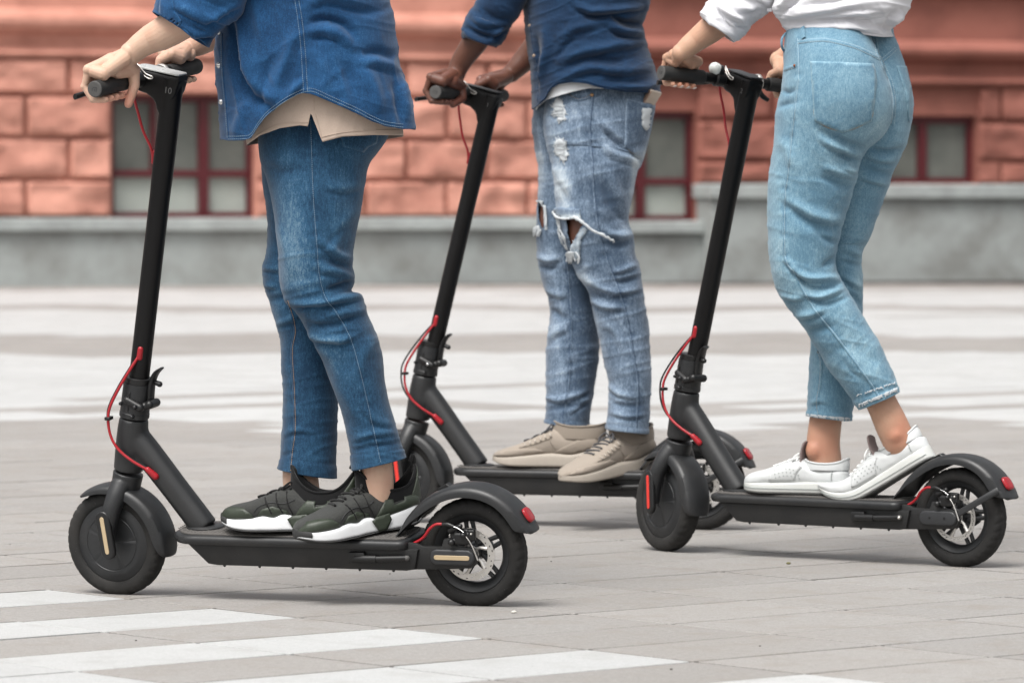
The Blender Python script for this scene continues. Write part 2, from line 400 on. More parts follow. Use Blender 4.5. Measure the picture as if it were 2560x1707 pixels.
# mouldings: lower band, upper light projecting band, string courses
def moulding(a0, a1, prof, mat):
    mb = MB(); P = np.array(prof); n = len(P); v = [(a, o, z) for a in (a0, a1) for o, z in P]
    f = [(i, (i+1) % n, n+(i+1) % n, n+i) for i in range(n)]+[tuple(range(n))[::-1], tuple(range(n, 2*n))]
    mb.add(v, f); return wbuild(mb, 'moulding', mat, smooth=0)
def zz(px, y): return wa(px, y)[1]
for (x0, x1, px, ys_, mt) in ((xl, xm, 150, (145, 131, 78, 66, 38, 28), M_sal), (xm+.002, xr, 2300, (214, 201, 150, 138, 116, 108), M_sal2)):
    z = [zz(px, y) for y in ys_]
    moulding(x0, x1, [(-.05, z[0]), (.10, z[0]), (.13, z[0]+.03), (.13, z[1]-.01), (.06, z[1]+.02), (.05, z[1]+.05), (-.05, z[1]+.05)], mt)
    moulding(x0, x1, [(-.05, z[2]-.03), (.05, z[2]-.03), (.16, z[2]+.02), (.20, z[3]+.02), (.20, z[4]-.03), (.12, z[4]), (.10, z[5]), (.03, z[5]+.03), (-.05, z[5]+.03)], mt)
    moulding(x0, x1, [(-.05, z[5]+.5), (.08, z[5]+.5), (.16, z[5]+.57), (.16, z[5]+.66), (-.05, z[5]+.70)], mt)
# rusticated blocks
def block(a0, a1, z0, z1, mat, seed, g=.014):
    a0 += g; a1 -= g; z0 += g; z1 -= g; n, m = 17, 10; b = .028
    u = np.r_[0, b/(a1-a0), np.linspace(.1, .9, n-4), 1-b/(a1-a0), 1]; w_ = np.r_[0, b/(z1-z0), np.linspace(.22, .78, m-4), 1-b/(z1-z0), 1]
    A, Z = np.meshgrid(a0+u*(a1-a0), z0+w_*(z1-z0)); O = np.full(A.shape, .045)
    k = (np.minimum(np.minimum(A-a0, a1-A), np.minimum(Z-z0, z1-Z)) > b*.5)
    O += k*(.045+.030*vnoise(np.stack([A*3.4, Z*5.2, A*0+seed], -1), seed)+.022*vnoise(np.stack([A*8, Z*11, A*0+seed], -1), seed+3))
    G = np.stack([A, O, Z], -1); E = G[[0]*1].copy()
    v = G.reshape(-1, 3); f = grid_faces(m, n, False); N = len(v)
    rim = [(0, j) for j in range(n)]+[(i, n-1) for i in range(1, m)]+[(m-1, j) for j in range(n-2, -1, -1)]+[(i, 0) for i in range(m-2, 0, -1)]
    rb = np.array([G[i, j] for i, j in rim]); rb[:, 1] = -.02; v = np.vstack([v, rb]); R = len(rim)
    for q in range(R):
        q2 = (q+1) % R; f.append((rim[q][0]*n+rim[q][1], N+q, N+q2, rim[q2][0]*n+rim[q2][1]))
    wbuild(MB().add(v, f), 'stone_block', mat, smooth=50)
BL = .86
def course(a0, a1, z0, z1, phase, mat, holes, seed):
    k0 = math.floor((a0-phase)/BL); x = phase+k0*BL; n = 0
    while x < a1:
        s, e = max(x, a0), min(x+BL, a1); segs = [(s, e)]
        for (h0, h1, hz0, hz1) in holes:
            if hz0 < z1-.05 and hz1 > z0+.05:
                new = []
                for (p, q) in segs:
                    if q <= h0 or p >= h1: new.append((p, q))
                    else:
                        if p < h0: new.append((p, h0))
                        if q > h1: new.append((h1, q))
                segs = new
        for (p, q) in segs:
            if q-p > .12: block(p, q, z0, z1, mat, seed+n)
            n += 1
        x += BL
ph = wa(168, 300)[0]; vis0, vis1 = wa(-1500, 300)[0], wa(3700, 300)[0]
for r in range(4):
    course(vis0, xm, ZL[r], ZL[r+1]-(0 if r < 3 else .0), ph if r % 2 else ph+BL/2, M_sal, [win1], 100*r)
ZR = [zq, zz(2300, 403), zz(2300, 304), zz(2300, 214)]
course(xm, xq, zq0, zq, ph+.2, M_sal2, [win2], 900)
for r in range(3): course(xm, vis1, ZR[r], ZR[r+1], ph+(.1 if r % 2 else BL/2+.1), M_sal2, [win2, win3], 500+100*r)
def window(wd, vm, hm, split_pale):
    a0, a1, z0, z1 = wd; o = -.14; fw = .055
    fr = MB()
    for q in ((a0, a0+fw, z0, z1), (a1-fw, a1, z0, z1)): fr.add(*bevbox(q[0], q[1], o-.05, o+.05, q[2], q[3], .006, 1))
    for q in ((a0+fw, a1-fw, z0, z0+fw), (a0+fw, a1-fw, z1-fw*1.4, z1)): fr.add(*bevbox(q[0], q[1], o-.048, o+.048, q[2], q[3], .006, 1))
    wo_ = wbuild(fr, 'window', M_frame)
    zs = [z0+fw]+[hm]*bool(hm)+[z1-fw*1.4]
    for (x, tw, zb, zt) in vm:
        wbuild(MB().add(*bevbox(x-tw/2, x+tw/2, o-.04, o+.056, zb, zt, .006, 1)), 'mullion', M_frame, wo_)
    if hm: wbuild(MB().add(*bevbox(a0+fw, a1-fw, o-.04, o+.052, hm-.035, hm+.035, .006, 1)), 'transom', M_frame, wo_)
    xs_ = sorted(set([a0+fw, a1-fw]+[q[0] for q in vm]))
    for i in range(len(xs_)-1):
        for j in range(len(zs)-1):
            pale = split_pale and j == 0
            wbuild(MB().add(*box(xs_[i], xs_[i+1], o-.03, o-.022, zs[j], zs[j+1])), 'pane', M_pane_l if pale else M_pane_d, wo_)
    for o_ in wo_.children: pass
    return wo_
hm1 = zz(450, 434)
window(win1, [(wa(390, 300)[0], .05, hm1, win1[3]-.05), (wa(516, 300)[0], .10, win1[2]+.05, win1[3]-.05)], hm1, True)
window(win2, [(wa(1610, 300)[0], .10, win2[2]+.05, win2[3]-.05)], zz(1650, 454), True)
window(win3, [(wa(2317, 300)[0], .09, win3[2]+.05, win3[3]-.05)], None, False)
# ================================================================== electric kick scooters
M_body = plain('charcoal_matt_paint', (.0118, .0127, .0140), .46, 0, .10, 90, .15, 900, .0004, dust=.09)
M_pan = plain('black_battery_case', (.0065, .0068, .0072), .5, 0, .15, 90, .15, 900, .0004, dust=.08)
M_stem = plain('black_satin_paint', (.0038, .0035, .0038), .45, 0, .12, 50, spec=.28)
M_black = plain('black_plastic', (.0055, .0055, .0058), .42)
M_dkgrey = plain('dark_grey_plastic', (.022, .023, .025), .5)
M_rub = plain('worn_tyre_rubber', (.0062, .0058, .0054), .8, 0, .35, 40, .4, 500, .0008, dust=.16)
M_mat = plain('grey_rubber_mat', (.075, .070, .066), .85, 0, .2, 120, .3, 700, .0006, dust=.3)
M_grip = plain('grip_rubber', (.018, .0175, .017), .72, 0, .15, 200, .35, 900, .0006)
M_cap_ = plain('grip_end_rubber', (.065, .063, .061), .7, 0, .1, 100)
M_red = plain('red_cable_jacket', (.33, .009, .016), .38, 0, .1, 100)
M_redl = plain('red_lens', (.28, .008, .014), .22, 0, .2, 200)
M_amb = plain('amber_reflector', (.44, .34, .21), .4, 0, .08, 300)
M_redr = plain('red_reflector', (.62, .035, .025), .35, 0, .08, 300)
M_steel = plain('brushed_steel', (.62, .60, .57), .42, .85, .12, 250)
M_bolt = plain('dark_bolt', (.05, .05, .052), .4, .8)
M_shine = plain('bright_bolt', (.62, .62, .62), .25, 1.)
M_film = plain('peeling_white_film', (.40, .41, .405), .3, 0, .05, 80)
M_num = plain('grey_number_paint', (.13, .13, .13), .6)
M_bell = plain('white_bell_enamel', (.74, .77, .74), .22, 0, .03)

def scooter(name, label, ps, lean, ext, steer, opt):
    o_, fx, le, up = ps
    root = empty(name, label, 'scooter', (0, 0, 0), 'electric kick scooters being ridden')
    root.matrix_world = Matrix(((fx[0], le[0], up[0], o_[0]), (fx[1], le[1], up[1], o_[1]), (fx[2], le[2], up[2], o_[2]), (0, 0, 0, 1)))
    O = np.array([.772, 0, .266]); st = math.radians(steer)
    def fr(L): L = math.radians(L); return np.array([math.cos(L), 0, math.sin(L)]), np.array([-math.sin(L), 0, math.cos(L)])
    u0, w0_ = fr(10.7); u1, w1 = fr(lean)
    def SF(P, U=u0, Wv=w0_):                     # steer frame (u forward, y left, w up the stem) -> scooter frame
        P = np.asarray(P, float).reshape(-1, 3); a = P[:, 0]*math.cos(st)-P[:, 1]*math.sin(st); b = P[:, 0]*math.sin(st)+P[:, 1]*math.cos(st)
        return O+a[:, None]*U+b[:, None]*np.array([0, 1., 0])+P[:, 2:3]*Wv
    UP = lambda P: SF(P, u1, w1)
    def inv0(P):                                  # scooter frame -> unsteered steer frame
        P = np.asarray(P, float).reshape(-1, 3)-O; return np.stack([P@u0, P[:, 1], P@w0_], 1)
    FR = lambda P: SF(inv0(P))                    # a point given unsteered, carried round with the fork
    R = .1145; FC = np.array([.81, 0, R]); RC = np.array([0, 0, R])
    # ---------- wheels
    def tyre(cen, tf, nm='tyre', par=None, phase=0):
        k = 26; q = np.linspace(-2.2, 2.2, k); cr, cw, rr = .0955, .0235, .0190
        prof = [(cr+rr*np.sign(math.cos(a))*abs(math.cos(a))**.85, cw*np.sign(math.sin(a))*abs(math.sin(a))**.85) for a in q]
        v, f = lathe(prof+[(.079, .0125), (.079, -.0125), prof[0]], 180)
        v = np.array(v); r = np.hypot(v[:, 0], v[:, 2]); th = np.arctan2(v[:, 2], v[:, 0]); y = v[:, 1]
        g = ((th*34/(2*math.pi)*1.0-np.abs(y)*38+phase) % 1); dep = np.where((g < .22) & (r > .0985) & (np.abs(y) > .0045), .0022, 0)+np.where((np.abs(np.abs(y)-.0035) < .0012) & (r > .105), .0015, 0)
        sc = (r-dep)/r; v[:, 0] *= sc; v[:, 2] *= sc
        v = v+cen; v = tf(v) if tf else v
        # flattened where it carries the load
        v[:, 2] = np.where(v[:, 2] < .0035, .0035+(v[:, 2]-.0035)*.25, v[:, 2]); v[:, 2] -= .002
        return MB().add(v, f).build(nm, M_rub, par, 40)
    fw = MB(); 
    v, f = lathe([(1e-5, .021), (.012, .021), (.012, .0225), (.057, .0225), (.0582, .0215), (.0594, .0215), (.0606, .0225), (.064, .0225), (.072, .0215), (.0745, .0200), (.080, .0192), (.0848, .0165), (.0848, -.0165), (.080, -.019), (.05, -.0225), (1e-5, -.0225)], 96)
    v = np.array(v); th = np.arctan2(v[:, 2], v[:, 0]); r = np.hypot(v[:, 0], v[:, 2])
    notch = (np.abs(((th/(2*math.pi)*5+.1) % 1)-.5) < .045) & (r > .056) & (r < .0635) & (v[:, 1] > 0); v[notch, 1] = .0205
    fw.add(v+FC, f); whl = fw.build('front_wheel', M_body, root, 30, tf=FR)
    tyre(FC, FR, 'tyre', whl)
    # rear wheel: rim, five twin spokes, hub, perforated brake disc
    rw = MB(); v, f = lathe([(.085, .0165), (.085, -.0165), (.0815, -.0185), (.070, -.013), (.0645, -.006), (.0645, .006), (.070, .013), (.0815, .0185), (.085, .0165)], 96); rw.add(v+RC, f)
    for k in range(5):
        a = math.radians(72*k+opt.get('spin', 11))
        for s in (-1, 1):
            d = np.array([math.cos(a), 0, math.sin(a)]); t_ = np.array([-math.sin(a), 0, math.cos(a)])
            P = [RC+d*.012+t_*s*.0105, RC+d*.040+t_*s*.0085, RC+d*.068+t_*s*.0065]; rw.add(*tube(P, [.0058, .0048, .0052], 8))
    rim = rw.build('rear_wheel', M_body, root, 40)
    v, f = lathe([(1e-5, .024), (.018, .024), (.019, .022), (.019, -.022), (1e-5, -.024)], 40); MB().add(v+RC, f).build('hub', M_black, rim, 30)
    tyre(RC, None, 'tyre', rim, .4)
    dm = MB(); n = 150; ri, ro, yd, td = opt.get('disc_in', .0405), .055, .0285, .0012
    bm = bmesh.new(); th = np.arange(n)*2*math.pi/n; rr = np.linspace(ri, ro, 7); hole = set()
    for k in range(opt.get('holes', 30)):
        i = int(k*n/opt.get('holes', 30)); j = (1, 3, 4)[k % 3] if opt.get('holes', 30) <= 30 else 2+(k % 2)*1
        hole.add((i, j)); 
    vs = [[bm.verts.new((rr[j]*math.cos(th[i])+RC[0], yd, rr[j]*math.sin(th[i])+RC[2])) for j in range(7)] for i in range(n)]
    for i in range(n):
        for j in range(6):
            if (i, j) not in hole and ((i-1) % n, j) not in hole: bm.faces.new([vs[i][j], vs[(i+1) % n][j], vs[(i+1) % n][j+1], vs[i][j+1]])
    ex = bmesh.ops.extrude_face_region(bm, geom=bm.faces[:]); bmesh.ops.translate(bm, vec=(0, td, 0), verts=[g for g in ex['geom'] if isinstance(g, bmesh.types.BMVert)])
    me = bpy.data.meshes.new('brake_disc'); bm.to_mesh(me); bm.free(); bd = finish(me, 'brake_disc', M_steel, rim, 20)
    ar = MB()
    for k in range(6):
        a = math.radians(60*k+22); b = a+math.radians(20); ar.add(*tube([RC+np.array([.015*math.cos(a), yd+.0006, .015*math.sin(a)]), RC+np.array([.028*math.cos(a+.1), yd+.0006, .028*math.sin(a+.1)]), RC+np.array([(ri+.002)*math.cos(b), yd+.0006, (ri+.002)*math.sin(b)])], [.0042, .003, .0042], 6))
    v, f = lathe([(1e-5, yd+.002), (.02, yd+.002), (.02, yd-.002), (1e-5, yd-.002)], 32); ar.add(v+RC, f); ar.build('disc_carrier', M_steel, rim, 30)
    # ---------- deck
    def deck_out(hw, x0, x1, rf, k=12):
        P = []
        for i in range(k+1):
            a = math.pi/2*i/k; P.append((x1-rf+rf*math.sin(a), hw-rf*.95+rf*.95*math.cos(a)))
        Q = [(x, -y) for x, y in P[::-1]]; P = P+Q
        for i in range(k//2+1):
            a = math.pi/2*i/(k//2); P.append((x0+.02-.02*math.sin(a), -hw+.02*(1-math.cos(a))))
        P += [(x, -y) for x, y in P[-(k//2+1):][::-1]]; return np.array(P)
    dk = MB(); rings = []
    for (off, z) in ((-.012, .128), (-.002, .1285), (.0, .132), (.0015, .138), (.0, .1435), (-.004, .1465), (-.011, .1475)):
        P = deck_out(.0725+off, .125-off*.5, .662+off, .062); rings.append(np.c_[P, np.full(len(P), z)])
    v, f = loft(rings, True); dk.add(v, f); deck = dk.build('deck', M_body, root, 40)
    rings = []
    for (off, z) in ((-.0105, .1474), (-.0105, .1494), (-.012, .1500)):
        P = deck_out(.0725+off, .128-off*.5, .662+off, .055); rings.append(np.c_[P, np.full(len(P), z)])
    v, f = loft(rings, True); mm = MB().add(v, f); 
    for i, x in enumerate(np.arange(.14, .655, .0105)):
        for y in np.arange(-.056, .0561, .0098):
            yy = y+(i % 2)*.0049
            if abs(yy) > .055 or (x > .61 and abs(yy) > .055-(x-.61)*.75) or (x > .57 and x < .635 and abs(yy) < .03): continue
            mm.add([(x-.0032, yy-.0014, .1498), (x+.0032, yy-.0014, .1498), (x+.0032, yy+.0014, .1498), (x-.0032, yy+.0014, .1498), (x-.0022, yy-.0009, .1510), (x+.0022, yy-.0009, .1510), (x+.0022, yy+.0009, .1510), (x-.0022, yy+.0009, .1510)], [(4, 5, 6, 7), (0, 1, 5, 4), (1, 2, 6, 5), (2, 3, 7, 6), (3, 0, 4, 7)])
    mm.build('rubber_mat', M_mat, deck, 30)
    pan = prism([(.622, .129), (.575, .085), (.555, .0825), (.13, .0825), (.11, .086), (.10, .1285)], -.060, .060, .005, 2)
    pn = MB().add(*pan).build('battery_case', M_pan, root, 35)
    for x in (.53, .47, .41, .34, .28, .21, .15): pass
    for x in (.54, .46, .385, .31, .235, .16): MB().add(*capsule((x, .053, .0835), (x, .053, .0815), .0032, .0032, 8, 3)).build('screw', M_bolt, pn, 40)
    # rear arms, axle covers
    for s in (1, -1):
        y0, y1 = (.040, .0525) if s > 0 else (-.0525, -.040)
        arm = prism([(.16, .127), (.125, .141), (.108, .140), (.092, .1345), (.052, .1335), (.046, .150), (.03, .153), (.018, .136), (-.008, .134), (-.020, .127), (-.027, .112), (-.022, .098), (-.010, .090), (.05, .0865), (.13, .0835), (.17, .09)], y0, y1, .003, 2)
        ao = MB().add(*arm).build('rear_arm', M_pan, root, 35)
        if s > 0 or True:
            cv = MB().add(*prism(pill(.027, .1135, .098, .033, 12), s*.0525 if s > 0 else -.0605, .0605 if s > 0 else -.0525, .004, 3)).build('axle_cover', M_dkgrey, root, 40)
            if opt['rear_refl']:
                MB().add(*prism(pill(.027, .1135, .078, .0095, 8), .0600 if s > 0 else -.0617, .0617 if s > 0 else -.0600, .0005, 1)).build('reflector', M_amb, cv, 40)
            else:
                for x in (.008, .047): MB().add(*prism(pill(x, .1135, .006, .006, 8), .0602 if s > 0 else -.0609, .0609 if s > 0 else -.0602)).build('screw_hole', M_black, cv, 40)
    MB().add(*tube([(0, -.046, R), (0, .046, R)], .007, 12)).build('axle', M_bolt, root, 40)
    # brake caliper, its cable and links
    cb = MB()
    cb.add(*bevbox(-.018, .034, .034, .050, .150, .172, .006, 2)); cb.add(*bevbox(-.012, .022, .046, .060, .140, .166, .005, 2)); cb.add(*capsule((.025, .05, .146), (.025, .062, .146), .0085, .0075, 12)); cb.add(*capsule((-.002, .05, .162), (-.002, .063, .162), .007, .006, 12)); cb.add(*capsule((.031, .048, .168), (.008, .052, .178), .007, .006, 10)); cb.add(*bevbox(-.024, -.008, .044, .056, .148, .172, .003, 2))
    cal = finish(remesh(cb, .0012, 2), 'brake_caliper', M_black, root, 60, False)
    for (a, b, r1) in (((-.002, .062, .162), (-.002, .0645, .162), .0026), ((-.018, .055, .164), (-.018, .059, .164), .0022), ((.024, .06, .146), (.024, .0635, .146), .0022)):
        MB().add(*capsule(a, b, r1, r1, 10)).build('bolt', M_steel, cal, 60)
    MB().add(*tube([(.022, .057, .179), (.010, .058, .175), (-.003, .060, .167)], .0011, 8, smooth=14)).build('inner_cable', M_shine, cal, 60)
    MB().add(*tube([(-.006, .060, .160), (-.014, .061, .150), (-.022, .061, .134), (-.030, .060, .110)], [.0012, .0011, .0014, .0016], 8, smooth=20)).build('inner_cable', M_steel, cal, 60)
    MB().add(*tube([(.046, .052, .181), (.034, .054, .182), (.020, .056, .178)], [.0042, .0045, .0035], 10, smooth=10)).build('cable_sleeve', M_black, cal, 50)
    MB().add(*tube([(.115, .044, .138), (.098, .047, .147), (.086, .050, .157), (.075, .052, .171), (.060, .052, .181), (.043, .052, .1815)], .0030, 10, smooth=40)).build('brake_cable', M_red, root, 60)
    # kickstand folded along the left side
    ks = MB(); ks.add(*bevbox(.215, .252, .058, .072, .099, .122, .004, 2)); ks.add(*tube([(.238, .068, .1075), (.190, .068, .1085)], [.0085, .0085], 14)); ks.add(*tube([(.19, .068, .1085), (.125, .067, .1115)], [.0068, .0064], 14)); kso = ks.build('kickstand', M_black, root, 35)
    MB().add(*prism(pill(.1235, .1115, .0001, .0001), .067, .068)) if False else None
    MB().add(*capsule((.1265, .067, .1115), (.1225, .067, .1117), .0063, .0058, 14)).build('rubber_foot', M_cap_, kso, 60)
    if opt.get('kick_bright'): MB().add(*capsule((.1222, .069, .1117), (.1216, .0705, .1118), .0045, .004, 10)).build('foot_ring', M_steel, kso, 60)
    # ---------- fenders
    def fender(cen, pts, tf, nm, hw=.036, th=.0022, lip=.020):
        """pts: (angle deg from +x, radius, half width scale, lip scale)"""
        Q = crom(np.array(pts, float), 60); rings = []
        for a, r, ws, ls in Q:
            a = math.radians(a); d = np.array([math.cos(a), 0, math.sin(a)]); prof = []
            for s, dr in ((-1, -lip*ls), (-1, -.011*ls), (-.93, -.0045), (-.72, -.001), (-.35, .001), (0, .0015), (.35, .001), (.72, -.001), (.93, -.0045), (1, -.011*ls), (1, -lip*ls)): prof.append((s*hw*ws, r+dr))
            inner = [(y*.94, r_-th) for y, r_ in prof[::-1]]; inner[0] = (prof[-1][0]*.94, prof[-1][1]); inner[-1] = (prof[0][0]*.94, prof[0][1])
            rings.append([cen+d*r_+np.array([0, y, 0]) for y, r_ in prof+inner])
        v, f = loft(rings, True); return MB().add(v, f).build(nm, M_body, root, 50, tf=tf)
    fender(FC, [(54, .1235, .55, .1), (57, .1235, .85, .4), (68, .1245, .95, .7), (90, .1255, 1, .9), (120, .1265, 1.02, 1.15), (150, .128, 1.02, 1.25), (175, .1305, 1, 1.2), (187, .133, .9, .8), (191, .1335, .7, .3)], FR, 'front_fender')
    rf = fender(RC, [(18, .1450, .5, .05), (20, .1445, .85, .3), (24, .1435, 1, .9), (31, .1425, 1.05, 1.3), (60, .1425, 1.05, 1.1), (92, .1425, 1.05, 1.1), (120, .1440, 1.05, 1.1), (140, .149, 1.05, 1.0), (152, .1535, 1.1, .7), (160, .1565, 1.2, .45), (166, .160, 1.3, .2)], lambda v: np.asarray(v)*np.array([-1, 1, 1])+np.array([2*RC[0], 0, 0]), 'rear_fender', .038)
    rf.scale = (1, 1, 1)
    ta_ = math.radians(180-33); d = np.array([math.cos(ta_), 0, math.sin(ta_)]); tt = np.array([-math.sin(ta_), 0, math.cos(ta_)]); c = RC+d*.1450
    tl = MB()
    for (e, sc) in ((0, 1.), (.0035, 1.), (.0055, .88), (.0062, .6)):
        th_ = np.arange(28)*2*math.pi/28; ring = [c+d*e+np.sign(math.cos(q))*abs(math.cos(q))**.6*.0165*sc*np.array([0, 1, 0])+np.sign(math.sin(q))*abs(math.sin(q))**.6*.0165*sc*tt for q in th_]
        tl.v.append(np.array(ring)); 
    rg = np.array(tl.v); v, f = loft(rg, True); MB().add(v, f).build('tail_light', M_redl, rf, 50)
    hk = MB().add(*prism([(.066, .232), (.070, .246), (.050, .257), (.040, .250), (.044, .240), (.052, .246), (.060, .243), (.058, .234)], -.010, .010, .0015, 1)).build('latch_hook', M_black, rf, 30)
    if opt.get('stay'):
        sy = MB()
        for s in (1,): sy.add(*bevbox(0, .128, s*.056-.003, s*.056+.003, -.0075, .0075, .002, 1))
        ang = math.radians(180-30); ca_, sa_ = math.cos(ang), math.sin(ang)
        def tfs(q): q = np.asarray(q); return np.stack([-.012+q[:, 0]*ca_-q[:, 2]*sa_, q[:, 1]*(1-.25*q[:, 0]/.128), .118+q[:, 0]*sa_+q[:, 2]*ca_], 1)
        sy.build('fender_stay', M_body, root, 35, tf=tfs)
    # ---------- fork, axle covers
    fk = MB()
    fk.add(*tube(FR([(.772, 0, .264), (.780, 0, .235), (.786, 0, .222)]), [.0325, .031, .028], 28))
    for s in (1, -1):
        fk.add(*tube(FR([(.781, s*.016, .240), (.787, s*.033, .215), (.795, s*.044, .185), (.803, s*.0455, .15), (.809, s*.044, .113)]), [.024, .0215, .019, .0165, .0155], 18, smooth=16))
    me = remesh(fk, .0022, 8); vv = mesh_np(me)
    # flatten the legs sideways: they are blades, not rods
    fork = finish(me, 'fork', M_body, root, 180, False)
    for s in (1, -1):
        P = np.array(pill(0, 0, .034, .104, 12)); a = math.radians(-7)
        Q = [(.806+x*math.cos(a)-z*math.sin(a)-.004, .139+x*math.sin(a)+z*math.cos(a)) for x, z in P]
        cv = MB().add(*prism(Q, .052 if s > 0 else -.064, .064 if s > 0 else -.052, .004, 3)).build('axle_cover', M_black, root, 40, tf=FR)
        P = np.array(pill(0, 0, .0095, .080, 8)); Q = [(.802+x*math.cos(a)-z*math.sin(a), .139+x*math.sin(a)+z*math.cos(a)) for x, z in P]
        MB().add(*prism(Q, .0635 if s > 0 else -.0652, .0652 if s > 0 else -.0635, .0005, 1)).build('reflector', opt['front_refl'], cv, 40, tf=FR)
    # ---------- neck and down tube, one casting
    nk = MB(); nk.add(*tube([SF([(0, 0, w_)])[0] for w_ in (.0015, .03, .06, .09, .118)], [.0318, .0325, .033, .0328, .031], 32))
    ds = np.array([(.748, 0, .338), (.728, 0, .312), (.700, 0, .276), (.668, 0, .234), (.630, 0, .184), (.603, 0, .147)])
    T, N, B = frames(ds); rg = []
    for i, p in enumerate(ds):
        r1 = [.030, .031, .030, .029, .029, .030][i]; th_ = np.arange(28)*2*math.pi/28; nrm = np.cross(T[i], [0, 1., 0])
        rg.append([p+r1*math.cos(q)*nrm+.0285*math.sin(q)*np.array([0, 1., 0]) for q in th_])
    nk.add(*loft(rg, True)); me = remesh(nk, .0024, 40); neck = finish(me, 'neck', M_body, root, 180, False)
    v, f = loft([np.c_[(.602+.040*s*np.cos(np.arange(40)*2*math.pi/40)), (.034*s*np.sin(np.arange(40)*2*math.pi/40)), np.full(40, z)] for s, z in ((1.02, .1496), (1.02, .1525), (.94, .1545), (.80, .156))], True); MB().add(v, f).build('collar', M_body, neck, 40)
    # ---------- folding joint
    fj = MB(); 
    for (w_, r) in ((0, 0),): pass
    pr = [(.1195, .0305), (.121, .0318), (.130, .0318), (.131, .0310), (.1325, .0310), (.190, .0300), (.194, .0295)]
    fj.add(*tube([SF([(0, 0, w_)])[0] for w_, r in pr], [r for w_, r in pr], 32)); fjo = fj.build('folding_joint', M_body, root, 30)
    MB().add(*tube([SF([(0, 0, w_)])[0] for w_ in (.194, .1945, .206, .2075)], [.0265, .0285, .0285, .026], 32)).build('lock_ring', M_black, fjo, 30)
    hg = MB(); P = lambda u, y, w_: SF([(u, y, w_)])[0]
    hg.add(*capsule(P(.004, .030, .160), P(-.026, .027, .150), .0085, .009, 14)); hg.add(*capsule(P(-.026, .020, .150), P(-.042, .012, .158), .0085, .0095, 14)); hg.add(*capsule(P(-.042, -.012, .158), P(-.042, .016, .158), .0095, .0095, 14)); hgo = finish(remesh(hg, .0016, 2), 'hinge', M_black, fjo, 180, False)
    for (a, b, r1, r2) in ((P(-.020, .036, .152), P(-.020, .0395, .152), .0048, .004), (P(-.012, .029, .128), P(-.012, .033, .128), .005, .004), (P(.021, .022, .148), P(.022, .0255, .148), .0045, .004)):
        MB().add(*capsule(a, b, r1, r2, 12)).build('bolt', M_shine if opt.get('bolt_bright') and r1 == .0048 else M_bolt, fjo, 60)
    MB().add(*bevbox(-.0015, .0015, .0, .0325, .137, .178, .0005, 1)).build('slot', M_black, fjo, 30, tf=SF)
    lv = MB(); Lp = [P(-.036, 0, .150), P(-.034, 0, .178), P(-.034, 0, .200), P(-.040, 0, .222), P(-.052, 0, .236)]
    T, N, B = frames(Lp); lp = cromlen(np.c_[np.array(Lp), [.0055, .0062, .0065, .0055, .003]], 24); rg = []
    T, N, B = frames(lp[:, :3])
    for i in range(len(lp)):
        th_ = np.arange(16)*2*math.pi/16; nrm = np.cross(T[i], [0, 1., 0]); rg.append([lp[i, :3]+lp[i, 3]*math.cos(q)*nrm+.0135*math.sin(q)*np.array([0, 1., 0]) for q in th_])
    lv.add(*loft(rg, True)); lvo = lv.build('folding_lever', M_black, root, 45)
    MB().add(*capsule(P(-.040, .0, .204), P(-.052, .0, .202), .005, .0062, 12)).build('safety_hook', M_black, lvo, 50)
    # ---------- stem, head, bar
    top = .845+ext
    sm = MB(); pr = [(.196, .0205), (.208, .0212), (.40, .0212), (.60, .0212), (.625, .0218), (.64, .0222), (.72, .0222), (.79, .0222), (top-.03, .0222), (top, .0225)]
    rg = []
    for w_, r in pr:
        th_ = np.arange(36)*2*math.pi/36; rg.append(UP(np.c_[r*np.cos(th_), 1.04*r*np.sin(th_), np.full(36, w_)]))
    sm.add(*loft(rg, True)); stem = sm.build('stem', M_stem, root, 40)
    hd = MB(); rg = []
    # gooseneck reaching forward from the stem top to the bar
    for (u, b0, b1, hw) in ((-.0228, top-.010, top+.007, .0190), (-.019, top-.030, top+.0095, .0215), (0, top-.075, top+.010, .0222), (.014, top-.082, top+.010, .0222), (.020, top-.074, top+.010, .0222), (.024, top-.062, top+.010, .0224), (.032, top-.052, top+.010, .0228), (.048, top-.043, top+.010, .0235), (.066, top-.041, top+.009, .0240), (.080, top-.036, top+.005, .0235), (.088, top-.028, top-.004, .0215)):
        cz, hz_ = (b0+b1)/2, (b1-b0)/2; th_ = np.arange(32)*2*math.pi/32
        rg.append(UP(np.c_[np.full(32, u), hw*np.sign(np.sin(th_))*np.abs(np.sin(th_))**.45, cz+hz_*np.sign(np.cos(th_))*np.abs(np.cos(th_))**.45]))
    hd.add(*loft(rg, True)); head = hd.build('handlebar_head', M_stem, root, 40)
    pn_ = np.array([(u, y) for u, y in [(-.021, -.017), (-.021, .017), (-.017, .0205), (.02, .0212), (.06, .0222), (.078, .0205), (.083, .015), (.083, -.015), (.078, -.0205), (.06, -.0222), (.02, -.0212), (-.017, -.0205)]])
    rg = [UP(np.c_[pn_*s, np.full(len(pn_), top+z)]) for s, z in ((1, .0092), (1, .0116), (.96, .0124))]
    MB().add(*loft(rg, True)).build('dash_panel', opt['panel'], head, 30)
    bw, bu = top-.012, .063
    bar = MB().add(*tube(UP([(bu, .105, bw), (bu, -.105, bw)]), .0125, 20)); baro = bar.build('handlebar', M_stem, root, 40)
